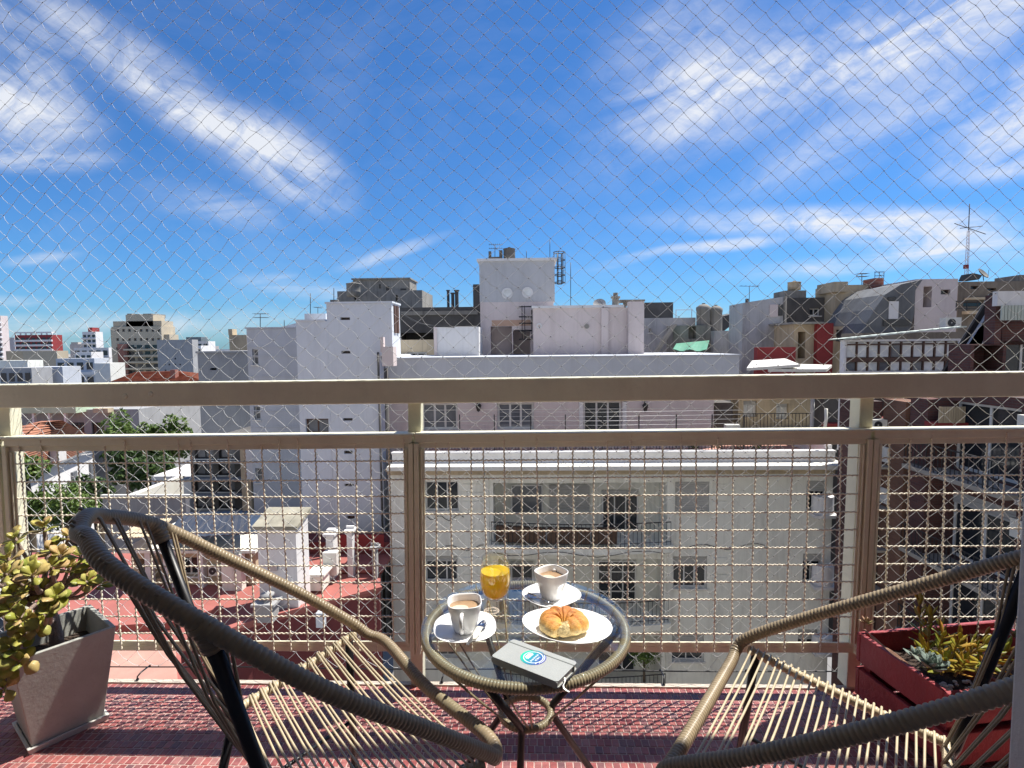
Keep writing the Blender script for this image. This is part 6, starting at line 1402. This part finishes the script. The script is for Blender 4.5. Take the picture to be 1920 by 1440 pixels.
# large grey wall
YG = 30; f = YF(YG); lw = thing('grey_gable_building', 'large pale grey blank gable wall with a bricked-up window at middle right', 'building', (atY(1430, 690, YG).x, YG, -10)); u0, u1 = atY(1392, 620, YG).x, atY(1468, 620, YG).x; z0, z1 = atY(1392, 568, YG).z, atY(1468, 556, YG).z
b = MB(); V = [f.p(u, d, z) for d in (0, 2) for u, z in ((u0, -10), (u1, -10), (u1, z1), (u0, z0))]; b.add(V, [(0,1,2,3),(5,4,7,6),(0,4,5,1),(1,5,6,2),(2,6,7,3),(3,7,4,0)]); b.build('wall', w_worn, lw)
a = rect(1443, 571, 1458, 594, YG); b = MB(); f.box(b, a[0], a[1], -.05, -.002, a[2], a[3]); b.build('blocked_window', w_pink, lw); a = rect(1459, 571, 1467, 592, YG); b = MB(); f.box(b, a[0], a[1], -.06, -.003, a[2], a[3]); b.build('window', m_pane, lw)
b = MB(); b.tube([f.p(u1+.05, -.1, -10), f.p(u1+.05, -.1, z1)], .07, 6); b.build('drain_pipe', w_dark, lw)
t, f, hs, e = block('dark_brick_house', 'dark stained brick house right of the large grey gable', 'building', 30.5, (1469, 558, 1566, 690), 2, w_dark, [(1518, 578, 1538, 592)], base_z=-10); window(t, f, hs[0], .22, 2, 1, m_frame, m_pane, .06)
tank('beige cement water tank on a stand above the dark brick house', 1489, 528, 544, 31, .34, w_beige)
b = MB(); a = rect(1470, 545, 1510, 558, 31); b.box(a[0], a[1], 30.9, 32.3, a[2]-.2, a[3]); solo(b, 'tank_stand', w_conc, 'block stand under the beige water tank', 'stand')
antenna('bar aerial above the large grey gable', 1405, 536, 566, 31, 'bar', .025); b = MB(); a = rect(1400, 560, 1404, 570, 30.5); b.box(a[0], a[1], 30.5, 30.7, a[2]-.2, a[3]); solo(b, 'vent_stub', w_dark, 'dark vent stub at the left of the large grey gable roof', 'vent')
t, f, hs, e = block('beige_house', 'stained beige house with a corner tank to the right of the dark brick house', 'building', 29.5, (1564, 534, 1640, 690), 2, w_beige, base_z=-10)
b = MB(); a = rect(1564, 528, 1590, 536, 29.3); f.box(b, a[0], a[1], -.2, 1.5, a[2]-.3, a[3]); b.build('corner_tank', w_beige, t)
antenna('flat panel aerial on the stained beige house', 1616, 513, 534, 30, 'yagi', .03)
t, f, hs, e = block('brick_stack', 'brick chimney with an iron guard left of the curved grey roof', 'chimney', 29, (1640, 521, 1657, 545), 1, m_brick_r, base_z=1); b = MB(); bars(b, f, e[0], e[1], 0, e[3]+.01, e[3]+.28, .2, .02); b.build('guard', m_dkmetal, t)
# grey mansard slope
w_dgrey = M('dark_grey_concrete', (.15, .155, .16), .92, .25, .7, .5, 12, stain=.6, stain_col=(.06, .06, .06), grime=.2); w_brown = M('weathered_brown_render', (.20, .17, .135), .92, .25, .6, .6, 12, stain=.8, stain_col=(.06, .05, .045), grime=.25)
YM = 26; f = YF(YM); t = thing('mansard_roof', 'grey concrete mansard slope with a dark ribbon window at upper right', 'roof', (atY(1670, 600, YM).x, YM, -6)); b = MB()
out = [(1612, 640), (1700, 640), (1714, 590), (1716, 545), (1730, 524), (1690, 533), (1660, 552), (1640, 580), (1625, 606)]
P = [atY(x, y, YM) for x, y in out]; n = len(P); b.add(P+[p+Vector((0, 3.5, 0)) for p in P], [tuple(range(n)), tuple(range(n, 2*n))[::-1]]+[(i, i+n, (i+1) % n+n, (i+1) % n) for i in range(n)]); b.build('slope', w_dgrey, t)
for px in ((1655, 599, 1705, 611), (1664, 557, 1679, 564)): a = rect(*px, YM); b = MB(); f.box(b, a[0], a[1], -.05, -.002, a[2], a[3]); b.build('window', m_pane, t)
b = MB(); a = rect(1666, 565, 1684, 598, YM); f.box(b, a[0], a[1], -.03, -.002, a[2], a[3]); b.build('pale_panel', w_white, t)
t, f, hs, e = block('pale_roof_block', 'pale roof block with an open dark door and a slot window at upper right', 'building', 26.5, (1716, 523, 1795, 590), 4, w_pink, [(1731, 537, 1747, 576, .8), (1764, 543, 1782, 552)], base_z=-6); window(t, f, hs[1], .22, 1, 1, m_frame_d, m_pane, .04, sill=False)
b = MB(); bars(b, f, e[0]+1.0, e[1], -1.2, atY(1760, 583, 25.3).z, atY(1760, 566, 25.3).z, .45, .03); b.build('railing', m_dkmetal, t)
t, f, hs, e = block('weathered_roofs', 'weathered brown beige rooftop walls at the upper right edge', 'building', 28, (1796, 527, 1990, 620), 2, w_brown, [(1806, 566, 1850, 575), (1820, 536, 1835, 542), (1850, 540, 1868, 545)], base_z=-6)
for h in hs: window(t, f, h, .22, 1, 1, m_frame_d, m_pane, .03, sill=False)
b = MB(); f.box(b, e[0]+.3, e[1], -.4, -.003, e[3]-.9, e[3]-.8); f.box(b, e[0]+.2, e[0]+4, -.5, -.004, e[3]-1.6, e[3]-1.45); b.build('ledge', w_beige, t)
b = MB(); a = rect(1912, 515, 1960, 530, 28.5); b.box(a[0], a[1], 28.5, 30, a[2]-.4, a[3]); solo(b, 'roof_turret', w_conc, 'grey rooftop turret at the right edge of the view', 'turret')
dish('large grey satellite dish on the weathered roofs at upper right', 1845, 512, 28.5, .30, w_conc, -60)
b = MB(); P = [atY(1820, 524, 28.3), atY(1836, 524, 28.3), atY(1842, 516, 28.3), atY(1826, 512, 28.3)]; b.add(P+[p+Vector((0, .8, 0)) for p in P], [(0,1,2,3),(7,6,5,4)]+[(i, i+4, (i+1) % 4+4, (i+1) % 4) for i in range(4)]); solo(b, 'dark_cowl', w_dark, 'dark slanted cowl beside the large grey dish', 'vent')
# lattice radio mast
t = thing('radio_mast', 'tall pale lattice radio mast with crossed aerials above the right roofs', 'antenna', tuple(atY(1814, 524, 30))); b = MB(); lo, hi = atY(1812, 524, 30), atY(1816, 432, 30)
for k in range(3):
    a = k*2.094; d = Vector((math.cos(a), math.sin(a), 0))*.10; b.tube([lo+d, hi+d*.6], .012, 4)
for i in range(14):
    s, s2 = i/14, (i+1)/14
    for k in range(3):
        a, a2 = k*2.094, (k+1)*2.094; b.tube([lo.lerp(hi, s)+Vector((math.cos(a), math.sin(a), 0))*.1*(1-.4*s), lo.lerp(hi, s2)+Vector((math.cos(a2), math.sin(a2), 0))*.1*(1-.4*s2)], .007, 3)
b.build('lattice', M('mast_paint', (.50, .42, .42), .6), t)
b = MB(); b.tube([hi, atY(1818, 382, 30)], .022, 5); b.tube([atY(1790, 419, 29.6), atY(1848, 439, 30.4)], .022, 5); b.tube([atY(1800, 428, 30.5), atY(1842, 424, 29.5)], .018, 5); b.build('aerials', m_dkmetal, t)
b = MB(); c = atY(1812, 500, 29.8); b.box(c.x-.09, c.x+.09, 29.75, 29.9, c.z-.1, c.z+.1); b.build('radio_box', m_redwall, t)
# red and ochre yard walls under them
for lab, px, Y, mat, nm in (('low dark red wall in the yard under the large grey gable', (1420, 651, 1492, 672), 27, m_redwall, 'red_wall'), ('tall dark red panel beside the ochre pillars', (1532, 606, 1562, 673), 27.5, m_redwall, 'red_screen_wall')):
    block(nm, lab, 'wall', Y, px, .4, mat, base_z=-6)
t, f, hs, e = block('ochre_porch', 'ochre roof porch with pillars left of the tall red panel', 'building', 27.8, (1488, 608, 1532, 674), 3, w_beige, [(1496, 622, 1510, 672, 1.2)], base_z=-6); b = MB(); f.box(b, e[0]-.3, e[1]+.1, -.5, 3, e[3]+.001, e[3]+.1); b.build('roof_slab', w_conc, t)
t, f, hs, e = block('ochre_store', 'ochre roof store right of the tall red panel', 'building', 27.8, (1562, 612, 1606, 690), 3, w_beige, [(1568, 618, 1586, 640, .8)], base_z=-6)
for lab, q in (('pale flat canopy roof right of the opposite building roof', ((1400, 690), (1500, 683), (1472, 672), (1410, 676))), ('cream sloping canopy under the conservatory', ((1440, 692), (1550, 692), (1560, 684), (1480, 682)))):
    P = [atY(q[0][0], q[0][1], 24), atY(q[1][0], q[1][1], 24), atY(q[2][0], q[2][1], 26), atY(q[3][0], q[3][1], 26)]; V = list(P)+[p-Vector((0, 0, .12)) for p in P]
    solo(MB().add(V, [(0,1,2,3),(4,7,6,5)]+[(i, i+4, (i+1) % 4+4, (i+1) % 4) for i in range(4)]), 'canopy', m_lite, lab, 'canopy')
# conservatory
YC = 21.5; f = YF(YC); t = thing('conservatory', 'glazed rooftop conservatory with white curtains behind brown frames', 'conservatory', (atY(1690, 690, YC).x, YC, -2)); u0, u1, z0, z1 = rect(1583, 636, 1800, 700, YC)
walled(f, u0, u1, z0-3, z1, .3, [(u0+.08, u1-.08, z0+.1, z1-.08, .25)]).build('frame_wall', w_white, t)
n = 10; w = (u1-u0-.16)/n; zs = [z0+.12, atY(1690, 676, YC).z, atY(1690, 670, YC).z, atY(1690, 645, YC).z, z1-.1]
for i in range(n):
    for j, (za, zb) in enumerate(((zs[0], zs[1]-.05), (zs[2]+.02, zs[3]-.03), (zs[3]+.03, zs[4]))):
        b = MB(); ua = u0+.08+w*i+.05; f.box(b, ua, ua+w-.10, .07, .11, za, zb); b.build('pane', m_pane_gr if (j == 0 and i % 3 == 0) or (i == 4 and j == 1) else m_pane_lt, t)
    b = MB(); ua = u0+.08+w*i; f.box(b, ua-.025, ua+.025, .03, .12, z0+.1, z1-.08); b.build('mullion', m_frame_d, t)
b = MB(); f.box(b, u0+.08, u1-.08, .02, .13, zs[1]-.04, zs[2]); f.box(b, u0+.08, u1-.08, .025, .125, zs[3]-.025, zs[3]+.025); b.build('rail', m_frame_d, t)
b = MB(); V = []
for i in range(25): s = i/24; V += [f.p(u0-.1+(u1-u0+.2)*s, -.14, z1+.05+.42*s+.02*(i % 2)), f.p(u0-.1+(u1-u0+.2)*s, 1.0, z1+.02+.42*s+.02*(i % 2)), f.p(u0-.1+(u1-u0+.2)*s, -.14, z1+.005+.42*s), f.p(u0-.1+(u1-u0+.2)*s, 1.0, z1-.03+.42*s)]
b.add(V, [(4*i+x, 4*i+y, 4*i+4+y, 4*i+4+x) for i in range(24) for x, y in ((0, 1), (2, 3), (0, 2), (1, 3))]); b.build('roof_sheet', M('fibreglass', (.52, .58, .52), .6, .1, 2), t)
ac_unit('white air conditioner on the ledge above the conservatory', 1788, 605, 23, .62, .42)
b = MB(); a = rect(1615, 612, 1816, 634, 24); b.box(a[0], a[1], 24, 25.5, a[2]-.3, a[3]-.25); solo(b, 'ledge_wall', w_brown, 'long weathered ledge wall above the conservatory', 'wall')
# white raking wall
YK = 18.5; f = YF(YK); t = thing('raking_wall', 'white raking party wall with a black sloping edge at right', 'wall', (atY(1840, 690, YK).x, YK, -3))
out = [(1785, 692), (1812, 692), (1812, 646), (1866, 640), (1866, 556), (1880, 552)]; P = [atY(x, y, YK) for x, y in ((1784, 702), (1818, 702), (1816, 646), (1866, 642), (1878, 549))]; n = len(P)
MB().add(P+[p+Vector((0, .5, 0)) for p in P], [tuple(range(n)), tuple(range(n, 2*n))[::-1]]+[(i, i+n, (i+1) % n+n, (i+1) % n) for i in range(n)]).build('wall', w_blue, t)
p, q = atY(1783, 703, YK), atY(1879, 548, YK); MB().bar(p+Vector((-.06, .2, 0)), q+Vector((-.06, .2, 0)), .22, .10, up=(0, 1, 0)).build('sloping_edge', m_bitumen, t)

# ------------------------------------------------------------------ BRICK APARTMENT BUILDING ON THE RIGHT
XB = 13.2
fx = XF(XB)
def ux(px, py): return -atX(px, py, XB).y
br = thing('brick_building', 'dark brick apartment building with white balcony slabs receding along the right side', 'building', (XB, 15, -26))
Yc = atX(1742, 870, XB).y        # its far corner
rows = [(790, 'a'), (868, 'b'), (962, 'c'), (1060, 'd')]
storeys = [.75-2.75*i for i in range(9)]       # slab levels
fl = 2.78; z_top = atY(1900, 600, 15).z
lv = [atX(1745, 868, XB).z + fl*k for k in (0, -1, -2, -3, -4, -5)]
ua, ub = -Yc, -9.0
holes = []
for k, z in enumerate(lv):
    for (a, c, zlo, zhi) in ((ua+.9, ua+3.3, .05, 2.15), (ua+4.6, ua+5.6, .9, 2.1), (ua+6.4, ua+8.0, .05, 2.15)):
        if c < ub and z+zhi < lv[0]+2.4: holes.append((a, c, z+zlo, z+zhi))
walled(fx, ua, ub, -26, lv[0]+2.45, 7, holes, .25).build('wall', m_brick, br)
for i, h in enumerate(holes): window(br, fx, h, .25, 2 if h[1]-h[0] > 1.2 else 1, 1, m_frame, (m_pane, m_pane_lt, m_pane_gr)[i % 3], .09, sill=False, name='window', shutter=(0, .35, 0, .2)[i % 4])
m_slab = M('balcony_slab_paint', (.34, .31, .265), .85, .1, 1.5, .2, stain=.35, stain_col=(.25, .22, .18))
for k, z in enumerate(lv):
    b = MB(); fx.box(b, ua+.1, ua+4.0, -.95, -.003, z-.13, z); fx.box(b, ua+4.3, ub, -.95, -.003, z-.14, z-.005); b.build('balcony_slab', m_slab, br)
    b = MB(); bars(b, fx, ua+.15, ua+3.95, -.93, z+.004, z+.80, .16, .018); bars(b, fx, ua+4.4, ub-.05, -.93, z+.004, z+.80, .16, .018); b.build('balcony_railing', m_dkmetal, br)
    if k in (1, 2, 3):
        b = MB(); fx.box(b, ua+4.4, ub-.1, -.90, -.87, z+.02, z+.72); b.build('balcony_panel', M('ribbed_panel', (.40, .39, .35), .8, .15, 14), br)
for k, (uo, zo) in enumerate(((3.55, .35), (3.5, .3), (3.6, .35))):
    z = lv[k]; t = thing('air_conditioner', ['white air conditioner on the uppermost brick balcony wall', 'white air conditioner on the middle brick balcony wall', 'white air conditioner on the lowest brick balcony wall'][k], 'air conditioner', tuple(fx.p(ua+uo, -.35, z+1.5+zo)))
    b = MB(); fx.box(b, ua+uo, ua+uo+.75, -.33, -.02, z+1.55, z+2.05); b.build('casing', m_lite, t)
# return wall and recessed kitchens facing us at the far corner
Yr = Yc+.15; fr = YF(Yr); ret = thing('brick_corner_wing', 'brown brick wing with air conditioners and service windows left of the balcony facade', 'building', (XB-1, Yr, -26))
uu0, uu1 = atY(1600, 900, Yr+1.2).x, XB-.02; uc = atY(1693, 900, Yr).x
hh = [R(1640, 845+i*78, 1672, 875+i*78, Yr+1.2, ) for i in range(5)]
fr2 = YF(Yr+1.2); walled(fr2, uu0, uc, -26, lv[0]+1.9, 1, hh).build('wall', m_brick, ret)
for h in hh: window(ret, fr2, h, .22, 1, 1, m_frame_d, m_pane, .05, sill=False)
walled(fr, uc+.002, uu1, -26, lv[0]+2.0, 1.15).build('pier', m_brick_o, ret)
for i in range(4):
    a = rect(1663, 840+i*78, 1692, 868+i*78, Yr+.7); t = thing('air_conditioner', ['top', 'second', 'third', 'lowest'][i]+' pale air conditioner in the column beside the brown brick pier', 'air conditioner', ((a[0]+a[1])/2, Yr+.9, a[2]), 'air conditioners beside the brick pier'); b = MB(); b.box(a[0], a[1], Yr+.7, Yr+1.15, a[2], a[3]); b.build('casing', m_lite, t)
    b = MB(); c = ((a[0]+a[1])/2, Yr+.688, (a[2]+a[3])/2); annulus_y(b, c, .03, .2, 16, .011); b.build('fan_grille', m_ltmetal, t)
for i in range(4): a = rect(1640, 868+i*78, 1694, 876+i*78, Yr+.7); b = MB(); b.box(a[0], a[1], Yr+.6, Yr+1.19, a[2]-.05, a[2]+.03); b.build('service_ledge', m_slab, ret)
# upper terraces of the brick building seen between the rails
t = thing('brick_upper_terrace', 'stepped dark terraces with red copings behind the top rail at right', 'building', (XB+1, 18, 0)); ft_ = YF(19.5)
for k, (px, Y, mat) in enumerate((((1545, 742, 1650, 800), 24, w_dark), ((1640, 745, 1760, 790), 20.2, w_dark), ((1740, 748, 1990, 800), 17.6, m_brick))):
    a = rect(*px, Y); b = MB(); b.box(a[0], a[1], Y, Y+.8, -12, a[3]); b.build('terrace_wall', mat, t)
    c = MB(); c.box(a[0]-.1, a[1]+.1, Y-.5, Y-.002, a[2]+.05, a[2]+.2); c.build('coping', m_redwall, t); c = MB(); c.box(a[0]-.15, a[1]+.15, Y-.58, Y-.1, a[2]-.15, a[2]+.045); c.build('slab_edge', m_slab, t)
b = MB(); a = rect(1743, 760, 1792, 790, 17.5)
for i in range(11): x = a[0]+(a[1]-a[0])*i/11; b.box(x, x+(a[1]-a[0])/11-.015, 17.1, 17.13, a[2], a[3])
b.build('board_screen', w_beige, t)
for px in ((1826, 740, 1830, 788), (1902, 740, 1906, 775)): a = rect(*px, 17.2); b = MB(); cyl(b, ((a[0]+a[1])/2, 17.2), .05, a[2], a[3]+.5, 10); b.build('white_pole', w_white, t)
for px in ((1655, 757, 1690, 778), (1700, 757, 1735, 778)): a = rect(*px, 20.1); b = MB(); b.box(a[0], a[1], 20.13, 20.199, a[2], a[3]); b.build('window', M('green_pane', (.05, .09, .085), .1, .1, 2, spec=.6), t)
ac_unit('small air conditioner under the red coping right of the pillar', 1650, 797, 19.4, .5, .36)
# upper part right: brick penthouse and green slat screen
t, f, hs, e = block('brick_penthouse', 'dark brick penthouse with a dark opening at the right edge', 'building', 17.2, (1819, 645, 1990, 745), .9, m_brick, [(1826, 648, 1880, 694, .7), (1886, 640, 1960, 700)], base_z=-3); window(t, f, hs[1], .22, 2, 1, m_frame, m_pane, .07, sill=False)
b = MB(); a = rect(1878, 572, 1990, 600, 16.9)
for i in range(18): x = a[0]+(a[1]-a[0])*i/18; b.box(x, x+(a[1]-a[0])/18-.02, 16.9, 16.94, a[2], a[3])
b.build('slat_screen', M('pale_green_slats', (.42, .47, .42), .7, .08, 3), t)
b = MB(); a = rect(1876, 551, 1990, 571, 16.9); b.box(a[0], a[1], 17.0, 17.19, a[2]-.02, a[3]+.1); b.build('pale_wall', w_white, t)
b = MB(); a = rect(1866, 552, 1878, 646, 17.1); b.box(a[0], a[1], 17.1, 17.5, a[2], a[3]); a = rect(1879, 600, 1990, 646, 17.3); b.box(a[0], a[1], 17.3, 17.6, a[2], a[3]); b.build('brick_pier', m_brick, t)
# beige building with shutters beyond the terrace, its iron balcony
t, f, hs, e = block('shuttered_building', 'beige building with white shuttered doors and an iron balcony right of the terrace', 'building', 26.5, (1384, 735, 1532, 860), 1, w_beige, [(1394, 752, 1419, 782), (1455, 757, 1478, 786)], base_z=-20)
for h in hs: window(t, f, h, .22, 2, 1, m_frame, m_pane_lt, .12, shutter=.25, sill=False)
b = MB(); a = rect(1380, 776, 1545, 805, 25.6); bars(b, YF(25.6), a[0], a[1], 0, a[2], a[3], .16, .02); b.build('balcony_railing', m_dkmetal, t); b = MB(); b.box(a[0], a[1], 25.5, 26.49, a[2]-.2, a[2]-.01); b.build('balcony_slab', w_cream, t)
b = MB(); x = atY(1523, 780, 25.2).x; b.tube([(x, 25.2, -10), (x, 25.2, atY(1523, 730, 25.2).z)], .09, 8); b.build('drain_pipe', w_white, t)
u = rect(1341, 755, 1374, 805, 26); b = MB(); b.box(u[0], u[1], 26, 28, -8, u[3]); solo(b, 'painted_shadow_recess', w_dark, 'dark wall painted as the shaded recess between the pink top floor and the shuttered building', 'wall')  # solid box; the shade of the recess is put into its colour
b = MB(); a = rect(1362, 797, 1388, 806, 22.6); b.box(a[0], a[1], 22.6, 22.9, a[2]-.4, a[3]); solo(b, 'white_box', m_lite, 'white box on the terrace corner beside the top floor wall', 'box')
b = MB(); p = atY(1546, 806, 22.3); q = atY(1549, 766, 22.3); b.tube([p, p.lerp(q, .5)+Vector((.03, 0, 0)), q], .06, 6); solo(b, 'wrapped_post', m_lite, 'pale wrapped post at the right end of the terrace', 'post')
# terrace furniture and plants opposite, seen through the mesh
pot_l = [(1345, 842), (1385, 838), (1300, 842), (1420, 842)]
for i, (px, py) in enumerate(pot_l):
    c = atY(px, py, 23.2); t = thing('terrace_plant', ['second dark shrub from the left', 'third dark shrub from the left', 'leftmost dark shrub', 'rightmost dark shrub'][i]+' in a row of pots on the terrace opposite', 'plant', tuple(c), 'potted shrubs on the terrace opposite')
    b = MB(); b.lathe([(.0, -.35), (.13, -.35), (.17, -.05), (0, -.05)], 10, tuple(c)); b.build('pot', terra, t); rg = np.random.default_rng(40+i); V = []; Fc = []
    for k in range(160):
        d = rg.normal(size=3); d /= np.linalg.norm(d); p_ = np.array(c)+d*np.array([.32, .25, .28])*rg.uniform(.4, 1)+np.array([0, 0, .2]); a = rg.normal(size=3); a /= np.linalg.norm(a); b_ = np.cross(a, d); s = .06; o = len(V); V += [p_-a*s, p_+b_*s*.5, p_+a*s, p_-b_*s*.5]; Fc.append((o, o+1, o+2, o+3))
    MB().add(V, Fc).build('foliage', leaf_d, t)
c = atY(1208, 1238, 21.0); rg = np.random.default_rng(60); t = thing('balcony_shrub', 'bushy shrub on the lowest balcony of the building opposite', 'plant', tuple(c)); V = []; Fc = []
for k in range(420):
    d = rg.normal(size=3); d /= np.linalg.norm(d); p_ = np.array(c)+d*np.array([.75, .4, .45])*rg.uniform(.3, 1)+np.array([0, 0, .2]); a = rg.normal(size=3); a /= np.linalg.norm(a); b_ = np.cross(a, d); s = .08; o = len(V); V += [p_-a*s, p_+b_*s*.5, p_+a*s, p_-b_*s*.5]; Fc.append((o, o+1, o+2, o+3))
MB().add(V, Fc).build('foliage', leaf_m, t); MB().tube([c, c-Vector((0, 0, .9))], .05, 6).build('stem', trunk_m, t)
